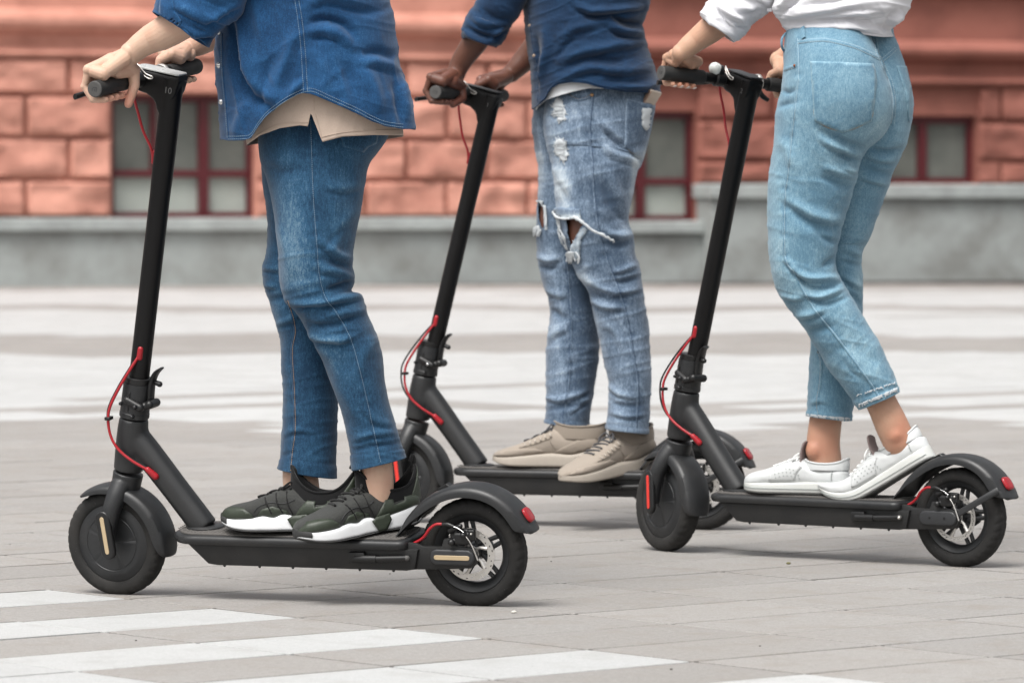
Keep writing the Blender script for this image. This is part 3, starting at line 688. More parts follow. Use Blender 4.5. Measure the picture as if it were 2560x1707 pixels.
    for s in (1, -1):
        g = [(.092, .0150), (.0945, .0165), (.098, .0165), (.105, .0165), (.206, .0172), (.2105, .0168)]
        go = MB().add(*tube(UP([(bu, s*y, bw) for y, r in g]), [r for y, r in g], 28)).build('grip', M_grip, root, 40)
        MB().add(*tube(UP([(bu, s*y, bw) for y in (.2095, .2125, .2135)]), [.0166, .0164, .0150], 28)).build('end_cap', M_cap_, go, 30)
        if s > 0:      # small raised mark on the cap
            q = MB()
            for (a0, a1, b0, b1) in ((-.0055, -.0042, -.004, .004), (.0042, .0055, -.004, .002), (-.0055, .0042, .003, .0042), (-.0016, -.0004, -.004, .0005)): q.add(*box(bu+a0, bu+a1, .2132, .2138, bw+b0, bw+b1))
            q.build('cap_mark', M_dkgrey, go, 0, tf=UP)
    # rings between grip and head: throttle pod and brake clamp
    MB().add(*tube(UP([(bu, y, bw) for y in (-.030, -.034, -.052, -.057)]), [.0175, .0205, .0205, .0175], 24)).build('throttle_pod', M_black, baro, 40)
    MB().add(*tube(UP([(bu, y, bw) for y in (-.0575, -.060, -.066, -.0685)]), [.0195, .0213, .0213, .0192], 24)).build('throttle_ring', M_steel if opt.get('throttle_bright') else M_dkgrey, baro, 40)
    MB().add(*tube(UP([(bu-.006, -.062, bw-.010), (bu-.020, -.070, bw-.026), (bu-.024, -.086, bw-.034)]), [.006, .0065, .005], 10, smooth=14)).build('throttle_lever', M_black, baro, 50)
    bl_ = opt.get('lever_y', .055)
    MB().add(*tube(UP([(bu, y, bw) for y in (.034, .037, .058, .061)]), [.0150, .0180, .0180, .0150], 24)).build('lever_clamp', M_black, baro, 40)
    Lp = UP([(bu+.012, .050, bw-.006), (bu+.032, .062, bw-.016), (bu+.046, .090, bw-.022), (bu+.056, .130, bw-.027), (bu+.066, .172, bw-.034)]); lp = cromlen(np.c_[Lp, [.006, .0055, .005, .0048, .0055]], 30)
    T, N, B = frames(lp[:, :3]); rg = []
    for i in range(len(lp)):
        th_ = np.arange(14)*2*math.pi/14; a1 = np.array(w1); n1 = np.cross(T[i], a1); n1 /= np.linalg.norm(n1); rg.append([lp[i, :3]+lp[i, 3]*math.cos(q)*n1+1.15*lp[i, 3]*math.sin(q)*a1 for q in th_])
    MB().add(*loft(rg, True)).build('brake_lever', M_black, baro, 50)
    # bell striker loop beside the panel
    lo = UP([(.075, .027, top+.014), (.062, .029, top+.002), (.046, .029, top-.006), (.036, .028, top-.006), (.034, .028, top-.002), (.050, .029, top+.002), (.066, .029, top+.014), (.075, .027, top+.018)])
    MB().add(*tube(lo, .0016, 8, smooth=50)).build('bell_striker', M_steel, baro, 60)
    if opt.get('bell'):
        bm_ = MB(); c = UP([(.066, .060, top+.010)])[0]; ax = np.array([UP([(1, 0, 0)])[0]-UP([(0, 0, 0)])[0], UP([(0, 1, 0)])[0]-UP([(0, 0, 0)])[0], UP([(0, 0, 1)])[0]-UP([(0, 0, 0)])[0]])
        lean_ax = [ax[0]*.0165, (ax[1]*.93-ax[2]*.2)*.0165, (ax[2]*.93+ax[1]*.3)*.0165]
        bm_.add(*ellipsoid(c, lean_ax, 28, 18)); bo = bm_.build('bell', M_bell, root, 180)
        q = MB().add(*tube([c-ax[1]*.003-ax[2]*.004, c-ax[1]*.016-ax[2]*.006], [.0172, .0165], 24)); q.add(*tube([c-ax[1]*.012, c-ax[2]*.028-ax[1]*.004], [.006, .007], 12)); q.build('bell_base', M_black, bo, 40)
    # ---------- cables
    dl = (math.tan(math.radians(lean))-math.tan(math.radians(10.7)))
    def lean_pt(p): x, y, z = p; return (x-max(0, z-.42)*dl+0, y, z+ext*max(0, min(1, (z-.6)/.45)))
    uc = UP([(bu+.006, .040, bw-.012), (bu+.010, .026, bw-.040), (bu+.002, .014, bw-.075), (bu-.012, .010, bw-.11), (.030, .007, bw-.142), (.024, .004, bw-.165)])
    MB().add(*tube(uc, .0030, 10, smooth=40)).build('brake_cable', M_red, root, 60)
    gp = UP([(.0225, .004, bw-.150), (.0235, .003, bw-.172)]); MB().add(*capsule(gp[0], gp[1], .0048, .004, 12)).build('cable_grommet', M_red, stem, 60)
    lc = [(.719, .019, .520), (.738, .030, .490), (.762, .038, .452), (.783, .042, .414), (.789, .044, .388), (.787, .044, .354), (.772, .044, .324), (.742, .042, .298), (.706, .034, .275)]
    sh = opt.get('cable_out', 0); lc = [(x+(sh*math.sin(math.pi*i/8)) - (max(0, z-.42)*dl), y+.4*sh*math.sin(math.pi*i/8), z) for i, (x, y, z) in enumerate(lc)]
    MB().add(*tube(lc, .0030, 10, smooth=60)).build('brake_cable', M_red, root, 60)
    lb = [(x+.003+(.010 if opt.get('cable_gap') else .002)*math.sin(math.pi*(i/8)**.8), y-.007, z+.002) for i, (x, y, z) in enumerate(lc)]
    MB().add(*tube(lb, .0022, 8, smooth=60)).build('power_cable', M_black, root, 60)
    p = np.array(lc[4]); MB().add(*bevbox(p[0]-.0065, p[0]+.0065, p[1]-.012, p[1]+.006, p[2]-.0035, p[2]+.0035, .001, 1)).build('cable_tie', M_black, root, 40)
    q = np.array(lc[0]); MB().add(*capsule(q+np.array([.001, -.001, -.006]), q+np.array([-.003, 0, .012]), .0068, .0062, 14)).build('cable_grommet', M_red, stem, 60)
    q = np.array(lc[-1]); MB().add(*capsule(q+np.array([.004, .001, .003]), q+np.array([-.010, -.004, -.012]), .0062, .0075, 14)).build('cable_grommet', M_red, neck, 60)
    # ---------- fleet number on the head
    cu = bpy.data.curves.new('num', 'FONT'); cu.body = opt['num']; cu.size = opt.get('num_size', .019); cu.align_x = 'CENTER'; cu.extrude = .0002; cu.resolution_u = 3
    to = bpy.data.objects.new('t', cu); me = bpy.data.meshes.new_from_object(to); bpy.data.objects.remove(to)
    v = mesh_np(me); fcs = [tuple(p.vertices) for p in me.polygons]; nu, nw = opt.get('num_at', (-.003, top-.030))
    q = np.c_[nu-v[:, 0], np.full(len(v), .0236)+v[:, 2], nw+v[:, 1]]
    MB().add(q, fcs).build('number', M_num, head, 0, tf=UP)
    return root, UP, bu, bw, top

def pose_r(rear, yaw, roll):
    yaw = math.radians(yaw); roll = math.radians(roll)
    fx = np.array([-math.cos(yaw), math.sin(yaw), 0]); ly = np.array([-math.sin(yaw), -math.cos(yaw), 0]); uz = np.array([0, 0, 1.])
    return np.array([rear[0], rear[1], 0.]), fx, ly*math.cos(roll)-uz*math.sin(roll), uz*math.cos(roll)+ly*math.sin(roll)
def sw(ps, P): P = np.asarray(P, float).reshape(-1, 3); return ps[0]+P[:, :1]*ps[1]+P[:, 1:2]*ps[2]+P[:, 2:3]*ps[3]
PS1 = pose_r((-.830+.81*math.cos(math.radians(20.5)), 9.82-.81*math.sin(math.radians(20.5))), 20.5, 8.8)
PS2 = pose_r((.482, 11.74), 20, 1.0)
PS3 = pose_r((.370+.81*math.cos(math.radians(36.2)), 11.03-.81*math.sin(math.radians(36.2))), 36.2, 1)
SCO1 = scooter('electric_scooter', 'black electric kick scooter numbered 10 with amber reflectors, leftmost and nearest', PS1, 11.2, .004, -5, dict(rear_refl=True, front_refl=M_amb, panel=M_film, num='10', throttle_bright=True, spin=11))
SCO2 = scooter('electric_scooter', 'black electric kick scooter in the middle, under the rider in beige sneakers', PS2, 14.3, .018, -4, dict(rear_refl=False, front_refl=M_redr, panel=M_dkgrey, num='1', stay=True, bolt_bright=True, cable_gap=True, spin=40, num_size=.015))
SCO3 = scooter('electric_scooter', 'black electric kick scooter with white bell and fender stay, rightmost, under white sneakers', PS3, 14.0, .026, -22, dict(rear_refl=False, front_refl=M_redr, panel=M_dkgrey, num='2', stay=True, bell=True, cable_gap=True, throttle_bright=True, holes=60, disc_in=.044, spin=30, kick_bright=True, num_size=.017))
# ================================================================== clothing and body tools
from mathutils.geometry import delaunay_2d_cdt
def denim(name, deep, mid, pale, streak=1., rough=.85):
    t = NT(name); geo = t.n('ShaderNodeNewGeometry'); pos = geo.outputs['Position']
    mp = t.n('ShaderNodeMapping'); mp.inputs['Scale'].default_value = (1, 1, .28); t.l(pos, mp.inputs[0]); vs = mp.outputs[0]
    fa = t.attr('fade').outputs['Fac']
    s1 = t.noise(vs, 330, 3, .7); s2 = t.noise(vs, 150, 3, .6); b = t.noise(pos, 16, 5, .6); f = t.noise(pos, 520, 2, .6)
    k = t.math('ADD', t.math('MULTIPLY', t.math('SUBTRACT', s1, .5), .95*streak), t.math('MULTIPLY', t.math('SUBTRACT', b, .5), .55))
    k = t.math('ADD', k, t.math('MULTIPLY', t.math('SUBTRACT', s2, .5), .40*streak)); k = t.math('ADD', k, t.math('MULTIPLY', t.math('SUBTRACT', f, .5), .95))
    k = t.math('ADD', t.math('ADD', k, .17), fa); nd = t.t.nodes.new('ShaderNodeClamp'); t.l(k, nd.inputs[0])
    c = t.ramp(nd.outputs[0], [(0, deep), (.42, mid), (1, pale)])
    t.set(c, rough, 0, .18); t.b.inputs['Sheen Weight'].default_value = .15; t.b.inputs['Sheen Roughness'].default_value = .5
    t.bump(t.math('ADD', f, s2), .35, .0007); return t.m
def cloth(name, c, var=.06, scale=500, rough=.85, bump=.3):
    t = NT(name); geo = t.n('ShaderNodeNewGeometry'); pos = geo.outputs['Position']; n = t.noise(pos, scale, 3); b = t.noise(pos, 18, 3)
    col = t.mix(n, tuple(x*(1-var) for x in c), tuple(min(1, x*(1+var)) for x in c)); col = t.mix(t.math('MULTIPLY', b, .25), col, tuple(x*.88 for x in c))
    t.set(col, rough, 0, .2); t.b.inputs['Sheen Weight'].default_value = .1; t.bump(n, bump, .0006); return t.m
def skin(name, c, c2, red, rough=.52):
    t = NT(name); geo = t.n('ShaderNodeNewGeometry'); pos = geo.outputs['Position']
    b = t.noise(pos, 22, 4, .6); f = t.noise(pos, 380, 3, .6); g = t.noise(pos, 9, 3)
    col = t.mix(b, c, c2); col = t.mix(t.math('MULTIPLY', t.ramp(g, [(.45, (0, 0, 0)), (.75, (1, 1, 1))]), .35), col, red); col = t.mix(t.math('MULTIPLY', t.attr('flush').outputs['Fac'], .6), col, red)
    t.set(col, rough, 0, .4); t.b.inputs['Subsurface Weight'].default_value = .12; t.b.inputs['Subsurface Radius'].default_value = (.008, .003, .0015); t.b.inputs['Subsurface Scale'].default_value = .6
    t.bump(t.math('ADD', f, t.math('MULTIPLY', t.noise(pos, 140, 4, .65), 2.)), .4, .0011); return t.m

def pathdist(Q, pts):
    """distance of points Q (n,2) to a polyline and the relative position along it"""
    P = np.asarray(pts, float); best = np.full(len(Q), 1e9); s = np.zeros(len(Q)); L = np.r_[0, np.cumsum(np.linalg.norm(np.diff(P, axis=0), axis=1))]; side = np.zeros(len(Q))
    for i in range(len(P)-1):
        a, b = P[i], P[i+1]; d = b-a; l2 = d@d+1e-9; t = np.clip(((Q-a)@d)/l2, 0, 1); e = Q-(a+t[:, None]*d); dd = np.linalg.norm(e, axis=1); m = dd < best
        best = np.where(m, dd, best); s = np.where(m, (L[i]+t*math.sqrt(l2))/L[-1], s); side = np.where(m, np.sign(d[0]*(Q[:, 1]-a[1])-d[1]*(Q[:, 0]-a[0])), side)
    return best, s, side
def below(Q, P):
    i = np.argmin(((Q[:, None, :]-P[None])**2).sum(2), axis=1); return Q[:, 1]-P[i, 1]
class Garment:
    """grid of rings (nr x nc x 3) that can be creased before it becomes a mesh"""
    def __init__(self, R): self.R = np.asarray(R, float); self.fade = np.zeros(self.R.shape[:2]); self.cl = True
    def normals(self):
        R = self.R; du = np.roll(R, -1, 1)-np.roll(R, 1, 1)
        if not self.cl: du = np.gradient(R, axis=1)
        dv = np.gradient(R, axis=0); n = np.cross(du, dv); n /= np.linalg.norm(n, axis=2)[:, :, None]+1e-12
        c = R.mean(1, keepdims=True); s = np.sign(((R-c)*n).sum(2).mean()); return n*s
    def px(self): return proj(self.R)
    def facing(self, n):
        v = self.R-CP; v /= np.linalg.norm(v, axis=2)[:, :, None]; return -(n*v).sum(2)
    def folds(self, lst, wear_shade=.0):
        """lst: (points in pixels, half width px, height mm [, sharp])"""
        n = self.normals(); q = self.px().reshape(-1, 2); fc = np.clip(self.facing(n)*2.5+.35, 0, 1).reshape(-1); D = np.zeros(len(q)); Fd = np.zeros(len(q))
        for it in lst:
            pts, w, h = it[:3]; pts = crom(pts, max(2, 6*len(pts))) if len(pts) > 2 else np.array(pts, float)
            d, s, side = pathdist(q, pts); tap = np.sin(np.pi*np.clip(s, 0.02, .98))**.6
            g = np.exp(-(d/(.82*w))**2); far_ = d > 4*w; und = np.exp(-(np.clip(d-1.5*w, 0, None)/w)**2)*(1-g) if len(it) > 3 else 0
            nearm = d < 4*w; bl_ = np.zeros(len(q)); bl_[nearm] = below(q[nearm], pts)
            ridge = g-.55*np.exp(-((d-1.15*w)/(.42*w))**2)*np.clip(bl_/(.4*w), 0, 1)*(np.clip((abs(pts[-1][0]-pts[0][0])/(np.linalg.norm(pts[-1]-pts[0])+1e-9)-.5)/.3, 0, 1) if h > 0 else .0)
            D += h*.0018*tap*ridge; Fd += 1.3*wear_shade*np.sign(h)*tap*g*min(abs(h)/4, 1)  # ridges paled as wear, shade painted into the creases
        self.R = self.R+n*(D*fc).reshape(self.R.shape[:2])[:, :, None]; self.fade += (Fd*fc).reshape(self.fade.shape); return self
    def noise(self, ang, wl, ln, h, seed, mask=None, wear_shade=0., ridged=True):
        n = self.normals(); q = self.px(); a = math.radians(ang); ca, sa = math.cos(a), math.sin(a)
        u = q[..., 0]*ca+q[..., 1]*sa; v = -q[..., 0]*sa+q[..., 1]*ca; back = (self.facing(n) < 0)*7.3
        P = np.stack([u/ln, v/wl, back], -1); k = vnoise(P, seed)+.45*vnoise(P*2.1, seed+5)
        if ridged: k = 2.2*np.clip(1-np.abs(k)*1.5, 0, 1)**2.2-.5
        m = 1 if mask is None else mask(q[..., 0], q[..., 1])
        self.R = self.R+n*(h*.00062*k*m)[:, :, None]; self.fade += wear_shade*k*m; return self  # crests paled as wear, troughs darkened like shade
    def blot(self, lst):
        """worn pale areas, and darker areas where amount is negative: (px, py, rx, ry, angle, amount)"""
        q = self.px()
        for (x, y, rx, ry, an, am) in lst:
            a = math.radians(an); dx, dy = q[..., 0]-x, q[..., 1]-y; u = (dx*math.cos(a)+dy*math.sin(a))/rx; v = (-dx*math.sin(a)+dy*math.cos(a))/ry
            self.fade += am*np.exp(-(u*u+v*v)**1.3)
        return self
    def pucker(self, pts, w, h, wl, wear_shade, seed=1):
        """little puckers beside a seam"""
        n = self.normals(); q = self.px().reshape(-1, 2); fc = (self.facing(n) > 0).reshape(-1); P = crom(pts, 8*len(pts)); d, s, side = pathdist(q, P)
        L = np.linalg.norm(np.diff(P, axis=0), axis=1).sum(); ph = s*L/wl; k = vnoise(np.stack([ph, d*.02, d*0], -1), seed)
        g = np.exp(-(d/w)**2)*fc*(s > .01)*(s < .99); self.R = self.R+n*(h*.001*k*g).reshape(self.fade.shape)[:, :, None]; self.fade += (wear_shade*k*g-.10*np.exp(-(d/4)**2)*fc*(s > .005)*(s < .995)*abs(wear_shade)*3).reshape(self.fade.shape); return self  # bumps paled as wear, dips and seam line given painted shade
    def arrays(self): nr, nc = self.R.shape[:2]; return self.R.reshape(-1, 3), grid_faces(nr, nc, self.cl)
def ring_loft(levels, nr, nc=112, ex=.92, by_len=True):
    """levels: (xl,yl, xr,yr, Y, half depth m) in photo pixels; an oval ring at each level"""
    Q = cromlen(np.array([(l[0], l[1], l[2], l[3], l[4]*400, l[5]*1000) for l in levels], float), nr)
    Lp = np.array([at(q[0], q[1], q[4]/400) for q in Q]); Rp = np.array([at(q[2], q[3], q[4]/400) for q in Q]); c = (Lp+Rp)/2; h = (Rp-Lp)/2
    ax = np.gradient(c, axis=0); ax /= np.linalg.norm(ax, axis=1)[:, None]; dv = np.cross(h, ax); dv /= np.linalg.norm(dv, axis=1)[:, None]; dv *= -np.sign(dv[:, 1:2]); dv *= Q[:, 5:6]/1000
    th = np.arange(nc)*2*math.pi/nc; co = np.sign(np.cos(th))*np.abs(np.cos(th))**ex; si = np.sign(np.sin(th))*np.abs(np.sin(th))**ex
    return Garment(c[:, None]+co[None, :, None]*h[:, None]+si[None, :, None]*dv[:, None])
def sheet_loft(top, hem, Lx, Rx, Yc, D, nr, nc=160, ex=.85, th0=0, th1=2*math.pi, rearhem=None, pw=1.0):
    """upright garment: its hem is a curve y(px); L/R edges are x(y); functions given as point tables in pixels"""
    closed = abs(th1-th0-2*math.pi) < 1e-6
    th = np.linspace(th0, th1, nc, endpoint=not closed); tb = lambda T, y: np.interp(y, [p[0] for p in T], [p[1] for p in T])
    co = np.sign(np.cos(th))*np.abs(np.cos(th))**ex; si = np.sign(np.sin(th))*np.abs(np.sin(th))**ex
    R = np.zeros((nr, nc, 3)); hx = np.array([p[0] for p in hem], float); hy = np.array([p[1] for p in hem], float)
    x0, x1 = hx.min(), hx.max()
    for j in range(nc):
        u = co[j]; xh = (x0+x1)/2+u*(x1-x0)/2; yh = np.interp(xh, hx, hy)
        if si[j] < 0 and rearhem is not None: yh = np.interp(xh, [p[0] for p in rearhem], [p[1] for p in rearhem])
        ys = top+(yh-top)*np.linspace(0, 1, nr)**pw
        for i, y in enumerate(ys):
            l, r = tb(Lx, y), tb(Rx, y); x = (l+r)/2+u*(r-l)/2; Y = tb(Yc, y)-si[j]*tb(D, y); R[i, j] = at(x, y, Y)
    g = Garment(R); g.cl = closed; return g
def hem_fold(g, px, out=1.6, end=-1):
    """turned and stitched hem: a slightly thicker band at the last rings with a groove above it"""
    n = g.normals(); R = g.R; L = np.linalg.norm(np.diff(R, axis=0), axis=2).mean(1); s = np.r_[0, np.cumsum(L[::-1])][::-1] if end == -1 else np.r_[0, np.cumsum(L)]
    w = px/1200.; band = 1/(1+np.exp((s-w)/.0012)); gr = np.exp(-((s-w)/.0022)**2); g.R = R+n*((out*band-1.3*gr)*.001)[:, None, None]; g.fade += (-.08*gr+.16*np.exp(-(s/.0025)**2))[:, None]; return g
class Person:
    def __init__(self, label, base):
        self.base = np.array(base, float); self.root = empty('person', label, 'person', tuple(base)); self.inv = Matrix.Translation(-Vector(base))
    def adopt(self, o, parent=None):
        if parent is None: o.parent = self.root; o.matrix_parent_inverse = self.inv
        else: o.parent = parent
        return o
    def mb(self, m, name, mat, parent=None, smooth=60, recalc=True): return self.adopt(m.build(name, mat, None, smooth, recalc=recalc), parent)
    def garment(self, gs, name, mat, parent=None, solid=.0016, caps=False, smooth=180, cut=None):
        m = MB(); fade = []
        for g in gs:
            v, f = g.arrays(); m.add(v, f); fade.append(g.fade.reshape(-1))
        fade = np.concatenate(fade)
        if cut is not None:
            V = np.concatenate(m.v); q = proj(V); keep = []
            for fc in m.f:
                c = V[list(fc)].mean(0); keep.append(not cut(q[list(fc)].mean(0), c))
            m.f = [fc for fc, k in zip(m.f, keep) if k]; m.m = [0]*len(m.f)
        me = m.mesh(name); a = me.attributes.new('fade', 'FLOAT', 'POINT'); a.data.foreach_set('value', fade.astype(np.float32))
        o = self.adopt(finish(me, name, mat, None, smooth, True), parent)
        V = np.concatenate(m.v); o['_'] = 0; del o['_']
        self.bvh = BVHTree.FromPolygons([tuple(p) for p in V], m.f)
        if solid:
            md = o.modifiers.new('thick', 'SOLIDIFY'); md.thickness = solid; md.offset = -1
        return o, self.bvh
def cast(bvh, px, py):
    r = ray(px, py); r = r/np.linalg.norm(r); h = bvh.ray_cast(Vector(CP), Vector(r), 60)
    if h[0] is None: return None, None
    n = np.array(h[1]); n = -n if n@r > 0 else n
    return np.array(h[0]), n
def surf(bvh, pts, n, off=.0008, smooth=True):
    Q = cromlen(pts, n) if smooth and len(pts) > 2 else np.stack([np.interp(np.linspace(0, 1, n), np.linspace(0, 1, len(pts)), [p[k] for p in pts]) for k in (0, 1)], 1)
    P = []; N = []
    for x, y in Q:
        p, m = cast(bvh, x, y)
        if p is not None: P.append(p+m*off); N.append(m)
    P = np.array(P); N = np.array(N)
    if len(P) > 4:      # drop jumps in depth
        ok = np.abs(P[:, 1]-np.median(P[:, 1])) < .22; P, N = P[ok], N[ok]
    return P, N
def ribbon(P, N, wd, lift=.001):
    P = np.asarray(P); T = np.gradient(P, axis=0); T /= np.linalg.norm(T, axis=1)[:, None]+1e-9; B = np.cross(T, N); B /= np.linalg.norm(B, axis=1)[:, None]+1e-9
    rg = np.stack([P-B*wd/2-N*.001, P-B*wd*.42+N*lift*.8, P+N*lift, P+B*wd*.42+N*lift*.8, P+B*wd/2-N*.001], 1); return loft(rg, False, False)
def seam(per, bvh, pts, mat, parent, wd=.004, lift=.0012, n=80, name='seam', stitch=None, so=.0, dash=True):
    P, N = surf(bvh, pts, n, 0.0)
    if len(P) < 4: return
    v, f = ribbon(P, N, wd, lift); o = per.adopt(MB().add(v, f).build(name, mat, None, 180), parent)
    if stitch is not None: stitches(per, bvh, pts, stitch, parent, so, dash=dash)
    return o
def stitches(per, bvh, pts, mat, parent, off=0., n=None, r=.00055, dash=True):
    Lp = sum(math.dist(a, b) for a, b in zip(pts[:-1], pts[1:])); n = max(12, int(Lp/1.6))
    """a run of thread: short dashes lying on the cloth"""
    pts = np.asarray(pts, float); Q = cromlen(pts, n) if len(pts) > 2 else np.stack([np.linspace(pts[0][k], pts[1][k], n) for k in (0, 1)], 1)
    T = np.gradient(Q, axis=0); T /= np.linalg.norm(T, axis=1)[:, None]+1e-9; Q = Q+np.stack([-T[:, 1], T[:, 0]], 1)*off
    P, N = surf(bvh, Q, n, .0009, False); m = MB(); i = 0
    if len(P) < 5: return
    st = 3 if dash else len(P)
    if dash:
        for i in range(0, len(P)-2, 3): m.add(*tube(P[i:i+3], r, 5))
    else: m.add(*tube(P, r, 5))
    o = per.adopt(m.build('stitching', mat, None, 60), parent); o['kind'] = 'stuff'; return o
def patch(per, bvh, poly, mat, parent, name, lift=.002, sp=7., smooth_poly=False, fade=None, edge=1.5, rnd=0., n_out=None):
    """a piece of cloth or panel lying on a surface, outlined in pixels"""
    P = crom(list(poly)+[poly[0]], 10*len(poly))[:-1] if smooth_poly else np.array(poly, float)
    out = []
    for i in range(len(P)):
        a, b = P[i], P[(i+1) % len(P)]; k = max(1, int(np.linalg.norm(b-a)/sp)); out += [a+(b-a)*t/k for t in range(k)]
    out = np.array(out)
    if rnd: out = out+np.random.normal(0, rnd, out.shape)
    x0, y0 = out.min(0); x1, y1 = out.max(0); gx, gy = np.meshgrid(np.arange(x0, x1, sp), np.arange(y0, y1, sp)); G = np.stack([gx.ravel(), gy.ravel()], 1)
    inside = np.zeros(len(G), bool); j = len(out)-1
    for i in range(len(out)):
        xi, yi = out[i]; xj, yj = out[j]; c = ((yi > G[:, 1]) != (yj > G[:, 1])) & (G[:, 0] < (xj-xi)*(G[:, 1]-yi)/(yj-yi+1e-12)+xi); inside ^= c; j = i
    d, _, _ = pathdist(G, np.vstack([out, out[:1]])); G = G[inside & (d > sp*.55)]
    A = np.vstack([out, G]); n = len(out)
    r = delaunay_2d_cdt([Vector(p) for p in A], [], [list(range(n))], 1, 1e-5)
    V2 = np.array([tuple(p) for p in r[0]]); Fc = r[2]; dd, _, _ = pathdist(V2, np.vstack([out, out[:1]]))
    V = []; ok = []
    for (x, y), d_ in zip(V2, dd):
        p, m = cast(bvh, x, y)
        if p is None: V.append(np.zeros(3)); ok.append(False); continue
        V.append(p+m*(lift if d_ > .6 else lift)); ok.append(True)
    V = np.array(V); ok = np.array(ok)
    if ok.sum() > 4:
        med = np.median(V[ok, 1]); ok &= np.abs(V[:, 1]-med) < .16
    Fc = [f for f in Fc if all(ok[i] for i in f)]
    m = MB(); m.add(V, Fc); me = m.mesh(name); a = me.attributes.new('fade', 'FLOAT', 'POINT'); q = V2
    fd = np.zeros(len(V)) if fade is None else fade(q[:, 0], q[:, 1], dd); a.data.foreach_set('value', np.asarray(fd, np.float32))
    bm = bmesh.new(); bm.from_mesh(me); bmesh.ops.delete(bm, geom=[v for v in bm.verts if not v.link_faces], context='VERTS')
    for f in bm.faces:      # face the camera
        if f.normal.dot(Vector(CP)-f.calc_center_median()) < 0: f.normal_flip()
    bm.to_mesh(me); bm.free()
    o = per.adopt(finish(me, name, mat, None, 40, False), parent); md = o.modifiers.new('thick', 'SOLIDIFY'); md.thickness = lift*1.3; md.offset = -1
    return o
# ------------------------------------------------------------------ hands on a bar
class Bar:
    def __init__(self, ps, ret):
        _, UP, bu, bw, top = ret; self.W = lambda u, y, w_: sw(ps, UP([(u, y, w_)]))[0]; self.bu, self.bw = bu, bw
        o = self.W(bu, 0, bw); self.o = o; self.fu = self.W(bu+1, 0, bw)-o; self.fy = self.W(bu, 1, bw)-o; self.fw = self.W(bu, 0, bw+1)-o
    def pol(self, y, phi, r): a = math.radians(phi); return self.o+self.fy*y+r*(math.sin(a)*self.fu+math.cos(a)*self.fw)
def hand_arm(bar, side, y0, wrist, arm, thumb, sc=1., mcp=(46, .046), tuck=0.):
    """solid pieces of one arm: fingers curled round the bar, palm on top, forearm up to `arm` [(point, radius)...]"""
    m = MB(); s = side; W = np.array(wrist); off = [.0325, .0110, -.0110, -.0325]           # little, ring, middle, index
    ln = [.86, .97, 1.0, .95]; rad = [.0074, .0081, .0084, .0081]; M = []
    for k in range(4):
        y = s*(y0+off[k]*sc); l = ln[k]; r = rad[k]*sc; p0 = bar.pol(y*1.0, mcp[0]+(3 if k in (1, 2) else -2), mcp[1]*(.97 if k == 0 else 1.0)); p1 = bar.pol(y, 96, .0385*l**.5); p2 = bar.pol(y, 152, .0300); p3 = bar.pol(y-s*.002, 206+10*l+tuck, .0262)
        M.append(p0); m.add(*capsule(p0, p1, r*1.12, r*1.0, 14)); m.add(*capsule(p1, p2, r*1.02, r*.95, 14)); m.add(*capsule(p2, p3, r*.98, r*.86, 14)); m.add(*ellipsoid(p0, np.eye(3)*r*1.34, 12, 8)); m.add(*ellipsoid(p1, np.eye(3)*r*1.17, 12, 8))
    for k in range(4): m.add(*capsule(W+(M[k]-W)*.10, M[k], .0165*sc, .0112*sc, 14))
    for k in range(3): m.add(*capsule((W*.55+M[k]*.45), (M[k]+M[k+1])/2, .0165*sc, .0105*sc, 14))
    # pads of the palm resting on the grip
    hy = bar.pol(s*(y0+.026*sc), 2, .0285); hp = bar.pol(s*(y0-.024*sc), -6, .0300); mid = bar.pol(s*y0, 22, .030)
    m.add(*capsule(W+(hy-W)*.3, hy, .018*sc, .0125*sc, 14)); m.add(*capsule(W+(hp-W)*.3, hp, .019*sc, .0140*sc, 14)); m.add(*capsule(hy, M[0]*.6+hy*.4, .0150*sc, .0125*sc, 12)); m.add(*capsule(hp, np.array(thumb[0]), .0165*sc, .0140*sc, 12)); m.add(*capsule(M[3]*.6+W*.4, np.array(thumb[0]), .013*sc, .0125*sc, 12)); m.add(*capsule(mid, hp, .0125*sc, .0125*sc, 12))
    # thumb
    t = [np.array(p) for p in thumb]; m.add(*capsule(hp*.5+W*.5, t[0], .017*sc, .0135*sc, 14)); m.add(*capsule(t[0], t[1], .0130*sc, .0108*sc, 14)); m.add(*capsule(t[1], t[2], .0108*sc, .0086*sc, 14))
    # wrist (flattened) and forearm
    P = [W]+[np.array(a[0]) for a in arm]; R = [.0225*sc]+[a[1] for a in arm]
    m.add(*tube(P, R, 24, smooth=24)); m.add(*ellipsoid(W, np.eye(3)*.0235*sc, 16, 10))
    return m
def flush_attr(me, pts):
    V = mesh_np(me); f = np.zeros(len(V))
    for p, r, a in pts: f += a*np.exp(-(np.linalg.norm(V-np.array(p), axis=1)/r)**2)
    at_ = me.attributes.new('flush', 'FLOAT', 'POINT'); at_.data.foreach_set('value', np.clip(f, 0, 1).astype(np.float32))
def join_meshes(mes):
    m = MB()
    for me in mes: m.add(mesh_np(me), [tuple(p.vertices) for p in me.polygons]); bpy.data.meshes.remove(me)
    return m.mesh('body')
def figure(px_scale_Y, pts): pass
